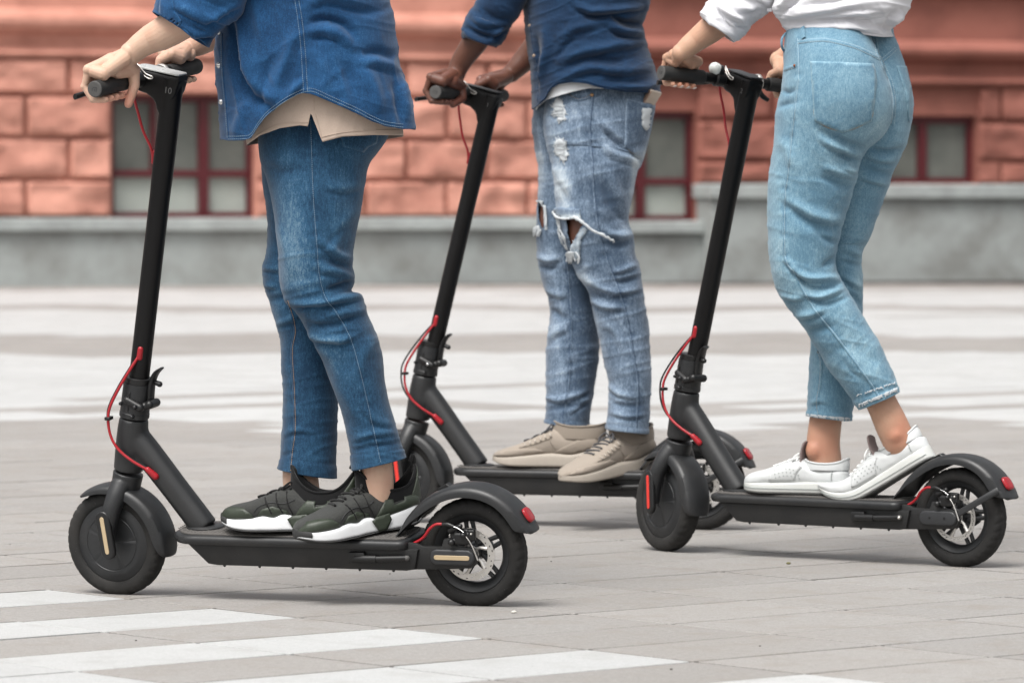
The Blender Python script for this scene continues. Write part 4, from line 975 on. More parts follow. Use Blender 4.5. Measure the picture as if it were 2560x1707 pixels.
# ------------------------------------------------------------------ shoes
class Shoe:
    """x runs heel to toe, z up from the sole, y across; placed by heel and toe ground points"""
    def __init__(self, heel, toe, roll=0., flip=1):
        H = np.array(heel); T = np.array(toe); self.L = np.linalg.norm(T-H); self.H = H; self.x = (T-H)/self.L; up = np.array([0, 0, 1.]); y = np.cross(up, self.x); y /= np.linalg.norm(y); z = np.cross(self.x, y)
        a = math.radians(roll); self.y = y*math.cos(a)+z*math.sin(a); self.z = z*math.cos(a)-y*math.sin(a); self.bend = None
    def w(self, P):
        P = np.asarray(P, float).reshape(-1, 3); x = P[:, 0]*self.L; z = P[:, 2].copy()
        if self.bend:      # toes stay flat while the heel lifts
            x0, k = self.bend; d = np.clip(P[:, 0]-x0, 0, None)*self.L; z = z+k*d*d
        return self.H+x[:, None]*self.x+P[:, 1:2]*self.y+z[:, None]*self.z
    def loft(self, st, prof, n=56, cap=True):
        """st: stations x; prof(x) -> list of (y,z)"""
        rg = []
        for x in st:
            q = np.array(prof(x)); rg.append(self.w(np.c_[np.full(len(q), x), q]))
        return loft(rg, cap)
def tab(T, x): return float(np.interp(x, [p[0] for p in T], [p[1] for p in T]))
def stab(T, n=200):
    """smoothed table"""
    xs = np.array([p[0] for p in T], float); Q = crom(np.array(T, float), n); return [(a, b) for a, b in Q]
def dome(w_, z0, z1, ex=.62, n=56, asym=0.):
    th = np.arange(n)*2*math.pi/n; y = w_*np.sign(np.cos(th))*np.abs(np.cos(th))**ex; c, h = (z0+z1)/2, (z1-z0)/2
    z = c+h*np.sign(np.sin(th))*np.abs(np.sin(th))**.85; return np.c_[y, z]
# ================================================================== shoe builder
WT = stab([(0, .004), (.02, .020), (.07, .030), (.18, .0345), (.35, .0345), (.5, .039), (.65, .0455), (.78, .0465), (.9, .037), (.965, .022), (1, .004)])
ST = np.r_[0, .006, .02, .045, np.linspace(.08, .92, 34), .945, .965, .98, .992, 1]
def make_shoe(per, sh, kind, mats, open_px=None, side='near'):
    k = kind
    ZS = stab({'runner': [(0, .044), (.06, .046), (.16, .040), (.3, .032), (.37, .026), (.44, .034), (.50, .036), (.56, .029), (.64, .033), (.72, .028), (.85, .026), (.93, .028), (1, .032)], 'court': [(0, .031), (.3, .029), (.6, .026), (.9, .024), (1, .025)], 'knit': [(0, .050), (.08, .048), (.25, .034), (.45, .036), (.7, .030), (.9, .025), (1, .026)]}[k])
    Z0 = stab({'runner': [(0, .010), (.12, .0), (.4, .001), (.72, .0), (.88, .005), (1, .017)], 'court': [(0, .0), (.3, .0), (.75, .0), (.9, .002), (1, .006)], 'knit': [(0, .012), (.15, .0), (.7, .0), (.88, .004), (1, .014)]}[k])
    ZT = stab({'runner': [(0, .052), (.05, .066), (.16, .070), (.30, .072), (.42, .088), (.52, .088), (.62, .077), (.76, .062), (.88, .054), (.96, .046), (1, .036)], 'court': [(0, .050), (.05, .060), (.15, .062), (.3, .064), (.42, .080), (.52, .078), (.64, .066), (.78, .054), (.9, .046), (.965, .037), (1, .027)], 'knit': [(0, .060), (.05, .078), (.16, .084), (.3, .088), (.42, .098), (.52, .088), (.64, .071), (.78, .055), (.9, .044), (.965, .036), (1, .027)]}[k])
    sc = {'runner': 1.04, 'court': .93, 'knit': 1.05}[k]; fl = {'runner': .004, 'court': .0012, 'knit': .003}[k]
    def sole(x):
        w = tab(WT, x)*sc; z0, z1 = tab(Z0, x), tab(ZS, x); n = 56; th = np.arange(n)*2*math.pi/n
        y = (w+fl*np.clip(-np.sin(th), -.3, 1)*.6+fl*.3)*np.sign(np.cos(th))*np.abs(np.cos(th))**.34; return np.c_[y, (z0+z1)/2+(z1-z0)/2*np.sign(np.sin(th))*np.abs(np.sin(th))**.34]
    rootp = per.adopt(MB().add(*sh.loft(ST, sole)).build('shoe', mats['sole'], None, 50))
    def uppr(x):
        w = tab(WT, x)*sc*.955; a = 1 if x > .45 else .0; ex = np.interp(x, [0, .2, .42, .6, 1], [.62, .66, .85, .8, .62]); return dome(w, tab(ZS, x)-.012, tab(ZT, x), ex)
    v, f = sh.loft(ST, uppr); up = MB().add(v, f); vv = np.array(v); 
    up.v = [vv+0.0008*vnoise(vv*90, 3)[:, None]]
    upo = per.adopt(up.build('upper', mats['upper'], None, 60), rootp); bvh = BVHTree.FromPolygons([tuple(p) for p in up.v[0]], up.f)
    # collar wall round the ankle
    prm = {'runner': (.215, .066, .0325, .055, .080, .134, .122), 'court': (.200, .052, .0320, .055, .071, .079, .083), 'knit': (.21, .066, .034, .070, .104, .118, .112)}[k]
    cx, hl, hw, zb, zs_, zf, zh = prm; n = 64; th = np.arange(n)*2*math.pi/n; rg = []
    for t in np.linspace(0, 1, 9):
        ztop = zs_+(zf-zs_)*np.clip(np.cos(th), 0, 1)**2.2+(zh-zs_)*np.clip(-np.cos(th), 0, 1)**3
        z = zb+(ztop-zb)*t; sx = np.where(np.cos(th) > 0, 1+.16*(1-t), 1+.04*math.sin(math.pi*t)); s2 = 1.03-.06*t+.02*math.sin(math.pi*t)
        rg.append(sh.w(np.c_[cx+np.cos(th)*hl*sx/sh.L+(.018*t if k == 'runner' else .01*t)*np.clip(np.cos(th), 0, 1), np.sin(th)*hw*s2, z]))
    co = MB().add(*loft(rg, False)); coo = per.adopt(co.build('collar', mats['collar'], None, 60), rootp); md = coo.modifiers.new('t', 'SOLIDIFY'); md.thickness = .005 if k != 'court' else .004; md.offset = -1
    per.adopt(MB().add(*tube(np.vstack([rg[-1], rg[-1][:2]]), .0026, 8, caps=False)).build('collar_rim', mats['collar'], None, 180), rootp)
    # tongue
    if k == 'court':
        tg = [sh.w(np.c_[np.full(12, .43+.03*t-.05*t*t), np.linspace(-.023, .023, 12)*(1-.08*t), .072+.050*t-.02*np.linspace(-1, 1, 12)**2*.35]) for t in np.linspace(0, 1, 6)]
        to = per.adopt(MB().add(*loft(tg, False, False)).build('tongue', mats['tongue'], None, 60), rootp); md = to.modifiers.new('t', 'SOLIDIFY'); md.thickness = .004
    # laces across the vamp
    def on_up(x, y):
        w = tab(WT, x)*sc*.955; ex = np.interp(x, [0, .2, .42, .6, 1], [.62, .66, .85, .8, .62]); c = min(1, abs(y)/w)**(1/ex); th_ = math.acos(min(1, c)); z0, z1 = tab(ZS, x)-.012, tab(ZT, x); return (z0+z1)/2+(z1-z0)/2*math.sin(th_)**.85
    lr = {'runner': .0026, 'court': .0023, 'knit': .0024}[k]
    for i, x in enumerate(np.linspace(.46, .68, 6)):
        ys = np.linspace(-.023, .023, 12); dx = .012*(1 if i % 2 else -1)*(k != 'court'); P = sh.w(np.array([(x+dx*(y/.023), y, on_up(x, y)+lr*.8) for y in ys])); per.adopt(MB().add(*tube(P, lr, 8)).build('lace', mats['lace'], None, 180), rootp)
    for s in (1, -1):      # bow
        P = np.array([(.455, 0, on_up(.455, 0)+.003), (.45, s*.014, on_up(.45, .01)+.012), (.48, s*.026, on_up(.48, .02)+.008), (.50, s*.024, on_up(.5, .024)+.003), (.47, s*.008, on_up(.47, 0)+.004)])
        per.adopt(MB().add(*tube(sh.w(P), lr*.9, 8, smooth=30)).build('lace', mats['lace'], None, 180), rootp)
    P = sh.w(np.array([(x, tab(WT, x)*sc*.955+.0, tab(ZS, x)) for x in np.linspace(.02, .98, 60)])); 
    return rootp, bvh, upo, on_up, (ZS, Z0, ZT, sc)
def shoe_poly(sh, prm, pts, y_side, grow=.0018, sole=False):
    """outline on the side wall of an upper given as (x, height) -> world points just proud of it"""
    ZS, Z0, ZT, sc = prm; out = []
    for x, z in pts:
        if sole: out.append((x, y_side*(tab(WT, x)*sc+.0030+grow), z)); continue
        w = tab(WT, x)*sc*.955; ex = float(np.interp(x, [0, .2, .42, .6, 1], [.62, .66, .85, .8, .62])); z0, z1 = tab(ZS, x)-.012, tab(ZT, x); s = np.clip((z-(z0+z1)/2)/((z1-z0)/2), -.98, .98); t = math.asin(np.sign(s)*abs(s)**(1/.85)); y = w*math.cos(t)**ex
        out.append((x, y_side*(y+grow), z))
    return sh.w(np.array(out))
def side_panel(per, sh, prm, pts, y_side, mat, parent, name, grow=.0016, sp=.006, sole=False):
    """overlay panel stitched on the shoe side: fills an (x, height) outline"""
    P = np.array(pts, float); L = sh.L; S = P*np.array([L, 1]); out = []
    for i in range(len(S)):
        a, b = S[i], S[(i+1) % len(S)]; n = max(1, int(np.linalg.norm(b-a)/sp)); out += [a+(b-a)*t/n for t in range(n)]
    out = np.array(out); x0, y0 = out.min(0); x1, y1 = out.max(0); G = np.stack([g.ravel() for g in np.meshgrid(np.arange(x0, x1, sp), np.arange(y0, y1, sp))], 1); ins = np.zeros(len(G), bool); j = len(out)-1
    for i in range(len(out)):
        xi, yi = out[i]; xj, yj = out[j]; ins ^= ((yi > G[:, 1]) != (yj > G[:, 1])) & (G[:, 0] < (xj-xi)*(G[:, 1]-yi)/(yj-yi+1e-12)+xi); j = i
    d, _, _ = pathdist(G, np.vstack([out, out[:1]])); G = G[ins & (d > sp*.5)]; A = np.vstack([out, G])
    r = delaunay_2d_cdt([Vector(p) for p in A], [], [list(range(len(out)))], 1, 1e-7); V2 = np.array([tuple(p) for p in r[0]]); V2[:, 0] /= L
    V = shoe_poly(sh, prm, V2, y_side, grow, sole); m = MB().add(V, r[2]); o = per.adopt(m.build(name, mat, None, 50), parent); md = o.modifiers.new('t', 'SOLIDIFY'); md.thickness = .0022; md.offset = 0; return o
def core(parts, voxel=.005):
    m = MB()
    for P, R in parts: m.add(*tube([np.array(p) for p in P], R, 20, smooth=max(12, 6*len(P)))); m.add(*ellipsoid(P[0], np.eye(3)*R[0]*.98, 14, 8)); m.add(*ellipsoid(P[-1], np.eye(3)*R[-1]*.98, 14, 8))
    return m
def head_parts(m, c, fwd, s=1.):
    c = np.array(c); f = np.array(fwd)/np.linalg.norm(fwd); l = np.cross([0, 0, 1.], f); u = np.array([0, 0, 1.])
    m.add(*ellipsoid(c+u*.02*s, [f*.095*s, l*.075*s, u*.10*s], 24, 16)); m.add(*ellipsoid(c+f*.022*s-u*.055*s, [f*.068*s, l*.056*s, u*.062*s], 20, 12)); m.add(*capsule(c+f*.093*s+u*.012*s, c+f*.112*s-u*.022*s, .008*s, .0135*s, 12))
    for q in (1, -1): m.add(*ellipsoid(c+l*q*.075*s-f*.008*s-u*.01*s, [f*.018*s, l*.008*s, u*.03*s], 14, 8)); m.add(*ellipsoid(c+f*.078*s+l*q*.031*s+u*.026*s, [f*.012*s, l*.02*s, u*.009*s], 12, 8))
    m.add(*ellipsoid(c+f*.084*s-u*.058*s, [f*.010*s, l*.022*s, u*.006*s], 12, 8)); m.add(*ellipsoid(c+f*.084*s-u*.070*s, [f*.010*s, l*.019*s, u*.007*s], 12, 8))
def hair(per, c, fwd, mat, s=1., length=0.):
    c = np.array(c); f = np.array(fwd)/np.linalg.norm(fwd); l = np.cross([0, 0, 1.], f); u = np.array([0, 0, 1.]); m = MB()
    m.add(*ellipsoid(c+u*.045*s-f*.018*s, [f*.098*s, l*.083*s, u*.092*s], 28, 18))
    if length: m.add(*ellipsoid(c-f*.055*s-u*length*.5, [f*.05*s, l*.075*s, u*(length*.6+.05)], 24, 16))
    me = remesh(m, .006, 3); v = mesh_np(me); n = vnoise(v*np.array([60, 60, 25]), 3)*.006; v = v+(v-c)/np.linalg.norm(v-c, axis=1)[:, None]*n[:, None]; me.vertices.foreach_set('co', v.ravel()); per.adopt(finish(me, 'hair', mat, None, 180, False))
M_hair = plain('dark_hair', (.02, .014, .010), .5, 0, .4, 300)
M_stl = cloth('pale_thread', (.20, .29, .38)); M_sto = cloth('tan_thread', (.40, .27, .16)); M_stw = cloth('white_thread', (.72, .74, .76)); M_std = cloth('navy_thread', (.02, .05, .11))

# ================================================================== rider on the left: denim shirt, blue jeans, dark green sneakers
M_jean1 = denim('mid_blue_denim', (.008, .033, .072), (.023, .079, .150), (.165, .255, .32))
M_shirt1 = denim('saturated_blue_shirt_denim', (.006, .034, .092), (.0145, .076, .190), (.105, .235, .395), .6)
M_tee1 = cloth('oatmeal_jersey', (.46, .365, .30), .10, 350)
M_skin1 = skin('fair_skin', (.50, .325, .235), (.58, .405, .305), (.50, .19, .13))
B1 = Bar(PS1, SCO1); B2 = Bar(PS2, SCO2); B3 = Bar(PS3, SCO3)
p1 = Person('rider in open denim shirt over beige tee and blue jeans, on the leftmost scooter', sw(PS1, [(.33, 0, .151)])[0])
nl = ring_loft([(640, 215, 975, 215, 9.598, .112), (645, 330, 974, 330, 9.598, .112), (650, 400, 926, 405, 9.595, .112), (667, 446, 914, 455, 9.59, .110), (679, 500, 906, 500, 9.585, .108), (688, 560, 897, 550, 9.58, .102), (696, 640, 881, 640, 9.575, .094), (698, 690, 885, 702, 9.575, .088), (704, 722, 879, 728, 9.575, .085), (716, 756, 904, 741, 9.575, .081), (745, 787, 919, 783, 9.575, .079), (768, 825, 938, 828, 9.577, .077), (785, 858, 950, 868, 9.578, .075), (801, 890, 957, 905, 9.58, .073), (822, 940, 961, 948, 9.58, .070), (843, 998, 972, 1002, 9.583, .066), (857, 1043, 985, 1045, 9.585, .063), (868, 1092, 998, 1092, 9.585, .060), (877, 1145, 1009, 1126, 9.585, .058), (881, 1176, 1014, 1144, 9.585, .058)], 300, 150)
fl_ = ring_loft([(655, 240, 850, 240, 9.71, .11), (655, 430, 850, 430, 9.71, .105), (668, 540, 855, 540, 9.71, .095), (667, 625, 840, 625, 9.71, .087), (657, 668, 830, 665, 9.71, .082), (660, 712, 833, 706, 9.71, .08), (673, 755, 835, 748, 9.71, .078), (691, 811, 838, 805, 9.71, .075), (701, 856, 842, 852, 9.71, .072), (704, 926, 843, 930, 9.708, .069), (708, 998, 845, 1000, 9.706, .066), (704, 1094, 842, 1100, 9.703, .063), (699, 1150, 840, 1165, 9.70, .061), (695, 1171, 840, 1195, 9.70, .061)], 260, 130)
nl.folds([([(886, 704), (850, 716), (812, 726)], 9, -5.5), ([(904, 738), (860, 747), (800, 756), (738, 758), (716, 752)], 11, 6.0), ([(880, 650), (840, 634), (800, 600)], 13, 5.0), ([(885, 700), (850, 680), (795, 672)], 13, 4.0), ([(880, 668), (840, 660), (800, 640)], 9, -3.0), ([(766, 830), (800, 846), (850, 850), (885, 842)], 12, 6.0), ([(758, 806), (800, 815), (850, 808), (890, 790)], 11, -4.5), ([(915, 772), (870, 782), (820, 785)], 13, 3.5), ([(900, 510), (860, 560), (820, 640)], 18, 3.0), ([(690, 560), (720, 640), (720, 720)], 20, 3.5), ([(870, 560), (830, 600), (806, 630)], 12, -2.5), ([(650, 405), (700, 430), (760, 420)], 16, -2.5), ([(905, 455), (860, 470), (810, 460)], 16, 2.5), ([(940, 835), (905, 900), (890, 960)], 18, 2.2), ([(880, 1100), (930, 1085), (990, 1080)], 10, 2.6), ([(878, 1130), (930, 1115), (1003, 1108)], 8, -2.4), ([(905, 1010), (940, 1050), (985, 1060)], 12, 2.2), ([(835, 960), (870, 1000), (900, 1060)], 15, 1.8), ([(780, 860), (830, 900), (850, 960)], 14, 1.8)], .14)
nl.noise(-14, 34, 190, 1.5, 11, lambda x, y: np.clip((y-560)/80, 0, 1)*np.clip((960-y)/140, .25, 1), .02).noise(8, 17, 80, .8, 12, lambda x, y: np.clip((y-1010)/60, 0, 1), .02).noise(80, 60, 300, 1.2, 13, None, .0)
nl.blot([(730, 620, 42, 120, 0, .30), (775, 690, 60, 60, 0, .16), (720, 480, 40, 120, -6, .22), (870, 470, 40, 120, 15, .14), (830, 880, 40, 90, -20, .18), (760, 380, 70, 60, 0, -.06), (905, 1000, 30, 110, -12, .06), (900, 850, 26, 80, -15, -.08)])
S1N = [(774, 300), (777, 400), (781, 496), (789, 606), (796, 687), (811, 744), (839, 783), (873, 845), (897, 926), (925, 1046), (946, 1140), (950, 1158)]
nl.pucker(S1N, 15, 1.3, 13, .16, 4); hem_fold(nl, 33)
fl_.folds([([(657, 668), (700, 672), (740, 660)], 10, 4), ([(672, 752), (710, 744), (745, 735)], 10, -3.5), ([(690, 810), (720, 800), (745, 790)], 10, 3.5), ([(662, 712), (690, 716)], 9, 3), ([(704, 1090), (740, 1075), (790, 1080)], 9, 2.2), ([(700, 1140), (740, 1130)], 7, -2)], .12).noise(-10, 30, 160, 1.3, 21, None, .02)
S1F = [(718, 752), (736, 821), (729, 878), (734, 974), (736, 1070), (729, 1130), (724, 1178)]
fl_.pucker(S1F, 12, 1.2, 13, .16, 6); hem_fold(fl_, 30); fl_.blot([(690, 760, 25, 140, 0, .16), (790, 950, 40, 180, 0, -.10)])
j1, bv1 = p1.garment([nl, fl_], 'jeans', M_jean1)
for pts, m1 in ((S1N, M_std), (S1F, M_sto)): seam(p1, bv1, pts, M_jean1, j1, .0050, .0013, 140, 'seam', M_stl if m1 is M_std else M_sto, -2.6)
patch(p1, bv1, [(852, 336), (857, 366), (908, 381), (920, 367), (940, 358), (946, 330)], M_jean1, j1, 'back_pocket', .0025, 6, fade=lambda x, y, d: .20*np.exp(-(d/5)**2))
for pts in ([(856, 340), (861, 362), (908, 375), (920, 361), (940, 352)],): stitches(p1, bv1, pts, M_sto, j1, 0, 60)
# tee
tee = sheet_loft(160, [(617, 362), (653, 339), (704, 321), (755, 314), (775, 316.5), (784.6, 282), (785.4, 282), (806, 355.5), (857, 342), (934, 338), (1008, 339)], [(100, 600), (300, 608), (365, 617)], [(100, 995), (250, 1000), (340, 1008)], [(100, 9.61), (360, 9.61)], [(100, .165), (362, .160)], 40, 420, .85, rearhem=[(617, 364), (700, 352), (860, 352), (960, 350), (1008, 342)])
tee.noise(20, 60, 160, 1.2, 31, None, 0).noise(85, 40, 120, 1.0, 32)
t1, bvt = p1.garment([tee], 'tee_shirt', M_tee1, solid=.0014)
for pts in ([(640, 340), (700, 311), (772, 306)], [(800, 344), (860, 331), (930, 327), (1000, 327)], [(784, 240), (785, 276)], [(773, 312), (782, 285)], [(788, 285), (805, 345)]): stitches(p1, bvt, pts, M_tee1, t1, 0, 60, .0008, False)
# shirt body
HEM1 = [(550, 348), (571, 352), (610, 351), (627, 346), (645, 319), (668, 291), (704, 263), (737, 243), (765, 233.5), (788, 235), (832, 255), (883, 278), (934, 304), (965, 316), (1010, 323), (1038, 323)]
sh1 = sheet_loft(-440, HEM1, [(-440, 690), (-330, 640), (-150, 578), (0, 552), (77, 541), (128, 537), (204, 541), (281, 547), (352, 550)], [(-440, 900), (-330, 960), (-100, 964), (0, 972), (38, 982), (115, 992), (166, 1000), (217, 1018), (263, 1031), (324, 1038)], [(-440, 9.60), (352, 9.60)], [(-440, .14), (-300, .185), (0, .180), (250, .178), (352, .172)], 210, 300, .85, rearhem=[(550, 350), (640, 330), (765, 260), (900, 300), (1038, 325)], pw=.7)
sh1.folds([([(575, 40), (586, 110), (598, 190), (622, 238), (664, 262), (690, 285)], 15, -12), ([(598, 30), (612, 110), (628, 190), (660, 232), (700, 250)], 22, 10), ([(748, 60), (725, 120), (704, 180), (690, 225)], 18, 6), ([(770, 63), (806, 50), (857, 62), (886, 92)], 13, -8), ([(765, 85), (806, 76), (850, 88), (880, 116)], 17, 6), ([(905, 136), (940, 130), (990, 142)], 14, -6), ([(900, 156), (940, 154), (1000, 172)], 16, 4.5), ([(905, 160), (935, 220), (950, 290)], 22, 6), ([(860, 150), (880, 210), (890, 260)], 18, -4), ([(1000, 180), (1010, 240), (1022, 310)], 12, 5), ([(985, 200), (995, 260), (1005, 315)], 10, -4), ([(790, 120), (810, 180), (815, 235)], 18, 4), ([(676, 150), (660, 210), (650, 270)], 15, -4.5), ([(620, 250), (600, 300), (590, 345)], 16, 4.5), ([(755, 200), (735, 225), (715, 250)], 9, 4), ([(770, 10), (820, -10), (900, 10)], 18, 5), ([(630, -20), (650, 60), (665, 130)], 18, 5), ([(850, 20), (920, 30), (975, 20)], 16, -4.5)], .055)
sh1.noise(75, 40, 230, 2.0, 41, None, .02).noise(-30, 70, 260, 2.2, 42, None, .02).noise(15, 26, 130, .8, 43)
SEAM1 = [(741, -6), (750, 51), (758, 128), (761, 179), (764, 228)]
sh1.pucker(SEAM1, 14, 1.5, 14, .14, 8); sh1.pucker([(x, y-6) for x, y in HEM1[2:]], 9, 1.4, 11, .16, 9); sh1.pucker([(551, 80), (552, 179), (560, 268), (566, 345)], 12, 1.4, 13, .14, 10)
sh1.blot([(900, 140, 60, 90, 0, .12), (830, 200, 60, 80, 0, .08), (660, 220, 40, 60, 0, .10), (600, 120, 30, 100, 0, -.10), (690, 60, 50, 90, 0, -.06), (1015, 290, 30, 50, 0, .14), (930, 60, 60, 60, 0, .04)])
s1, bvs = p1.garment([sh1], 'shirt', M_shirt1, solid=.0022)
HB = [(x+.5, y-11) for x, y in HEM1]
seam(p1, bvs, SEAM1, M_shirt1, s1, .0090, .0016, 90, 'side_seam'); stitches(p1, bvs, SEAM1, M_stl, s1, -5, 150); stitches(p1, bvs, SEAM1, M_stl, s1, 5, 150)
stitches(p1, bvs, HB[1:-1], M_stl, s1, 0, 260); stitches(p1, bvs, [(x, y-3.5) for x, y in HEM1[1:-1]], M_stl, s1, 0, 260, .0006)
seam(p1, bvs, [(556, 85), (558, 179), (566, 268), (572, 346)], M_shirt1, s1, .004, .0014, 90, 'placket_edge', M_stl, 3)
for (x, y) in ((549, 80), (549, 164), (555, 255)):
    p, n_ = cast(bvs, x, y)
    if p is not None: p1.adopt(MB().add(*ellipsoid(p+n_*.001, [np.array([.0062, 0, 0]), np.array([0, .0035, 0]), np.array([0, 0, .0062])], 14, 10)).build('snap_button', M_shine, None, 180), s1)
# sleeves
sl1 = ring_loft([(386, 34, 517, 116, 9.475, .060), (393, 15, 525, 102, 9.475, .062), (405, -18, 541, 79, 9.47, .062), (440, -60, 572, 62, 9.46, .064), (490, -105, 606, 38, 9.455, .068), (560, -165, 632, -20, 9.455, .072), (650, -250, 730, -90, 9.47, .078), (735, -390, 870, -200, 9.50, .092), (790, -440, 900, -300, 9.55, .10)], 190, 120)
sl1.folds([([(400, 80), (440, 82), (480, 108)], 6, -3.0), ([(455, 70), (490, 85), (535, 78)], 9, 5), ([(470, 92), (500, 98), (530, 92)], 6, -5), ([(440, 10), (500, 40), (560, 50)], 14, 4), ([(450, -20), (520, 10), (590, 30)], 14, -3), ([(500, 60), (540, 40), (600, 10)], 11, 4)], .06).noise(25, 28, 120, 2.0, 51, None, .03)
L_ = np.arange(sl1.R.shape[0])/sl1.R.shape[0]; nn = sl1.normals(); sl1.R += nn*((.0045/(1+np.exp((L_-.13)/.008)))-.002*np.exp(-((L_-.14)/.01)**2))[:, None, None]; sl1.fade += (.10*np.exp(-(L_/.012)**2)+.06*np.exp(-((L_-.13)/.01)**2))[:, None]; sl1.blot([(560, 20, 60, 40, 20, .12), (480, 20, 50, 30, 20, .05)])
sf1 = ring_loft([(482, 70, 518, 116, 9.80, .05), (492, 60, 532, 108, 9.80, .052), (520, 35, 565, 92, 9.80, .055), (580, -35, 640, 45, 9.79, .06), (650, -190, 745, -110, 9.76, .075), (730, -400, 860, -300, 9.72, .09)], 90, 90).noise(30, 24, 110, 2.2, 53, None, .03)
for g, nm in ((sl1, 'sleeve'), (sf1, 'sleeve')):
    so_, bvl = p1.garment([g], nm, M_shirt1, None, solid=.0025)
    if g is sl1:
        patch(p1, bvl, [(404, -30), (398, 40), (395, 73), (441, 75), (454, 52), (436, 28), (431, -10), (432, -30)], M_shirt1, so_, 'cuff_tab', .0022, 5, fade=lambda x, y, d: .22*np.exp(-(d/3.5)**2))
        stitches(p1, bvl, [(409, -20), (403, 38), (401, 68), (438, 69), (448, 52), (432, 30)], M_stl, so_, 0, 90)
        p, n_ = cast(bvl, 421, 55); b = p1.adopt(MB().add(*ellipsoid(p+n_*.003, [np.array([.0060, 0, 0]), np.array([0, .0022, 0]), np.array([0, 0, .0060])], 18, 10)).build('snap_button', M_bell, None, 180), so_); p1.adopt(MB().add(*ellipsoid(p+n_*.005, np.eye(3)*.0016, 10, 6)).build('stud', M_sto, None, 180), so_)
        stitches(p1, bvl, [(398, 79), (430, 82), (460, 94), (500, 114)], M_stl, so_, 0, 60)
# body
hl = hand_arm(B1, 1, .158, at(328, 134, 9.505), [(at(352, 114, 9.50), .0260), (at(385, 94, 9.495), .0310), (at(425, 74, 9.48), .0350), (at(560, -20, 9.45), .041), (at(700, -170, 9.47), .046), (at(815, -330, 9.53), .056)], [at(334, 176, 9.522), at(336, 214, 9.518), at(321, 260, 9.512)], 1.03)
hl.add(*ellipsoid(at(324, 130, 9.496), np.eye(3)*.0180, 12, 8))
hr = hand_arm(B1, -1, .150, at(468, 120, 9.795), [(at(500, 104, 9.795), .030), (at(540, 76, 9.79), .034), (at(620, 0, 9.77), .040), (at(720, -160, 9.75), .046), (at(800, -330, 9.70), .056)], [B1.pol(-.112, 10, .036), B1.pol(-.104, 55, .034), B1.pol(-.100, 105, .030)], 1.0)
TR1 = [([at(790, 300, 9.64), at(780, 120, 9.64), at(775, -60, 9.63), at(790, -250, 9.63), at(800, -350, 9.62)], [.115, .115, .125, .135, .10]), ([at(800, -350, 9.62), at(795, -430, 9.62), at(790, -480, 9.62)], [.06, .056, .056]), ([at(815, -330, 9.53), at(800, -335, 9.71)], [.07, .07]),
       ([at(800, 330, 9.58), at(800, 500, 9.58), at(790, 730, 9.575), at(870, 900, 9.578), at(915, 1050, 9.583), at(938, 1150, 9.585), at(942, 1200, 9.588), at(942, 1270, 9.60)], [.070, .058, .038, .036, .034, .034, .0352, .034]),
       ([at(760, 330, 9.70), at(760, 500, 9.71), at(748, 735, 9.71), at(778, 900, 9.708), at(770, 1050, 9.704), at(752, 1160, 9.70), at(752, 1205, 9.70), at(762, 1265, 9.70)], [.070, .056, .038, .038, .036, .0365, .038, .036])]
cm = core(TR1); fw1 = np.array([-.94, .33, 0]); head_parts(cm, at(770, -590, 9.61), fw1)
cm.add(*ellipsoid(at(938, 1200, 9.582), np.eye(3)*.0235, 12, 8)); cm.add(*ellipsoid(at(758, 1200, 9.685), np.eye(3)*.026, 12, 8))
me = join_meshes([remesh(hl, .0013, 5), remesh(hr, .0015, 5), remesh(cm, .005, 5)])
flush_attr(me, [(at(314, 262, 9.52), .018, .9), (B1.pol(.12, 215, .028), .03, .8), (B1.pol(.17, 215, .03), .02, .7), (at(312, 172, 9.48), .014, .5), (at(736, 1204, 9.66), .016, .7), (at(900, 1180, 9.55), .02, .3), (at(980, 1200, 9.56), .02, .35), (at(222, 183, 9.46), .012, .3)])
p1.adopt(finish(me, 'body', M_skin1, None, 180, False)); hair(p1, at(770, -590, 9.61), fw1, M_hair)
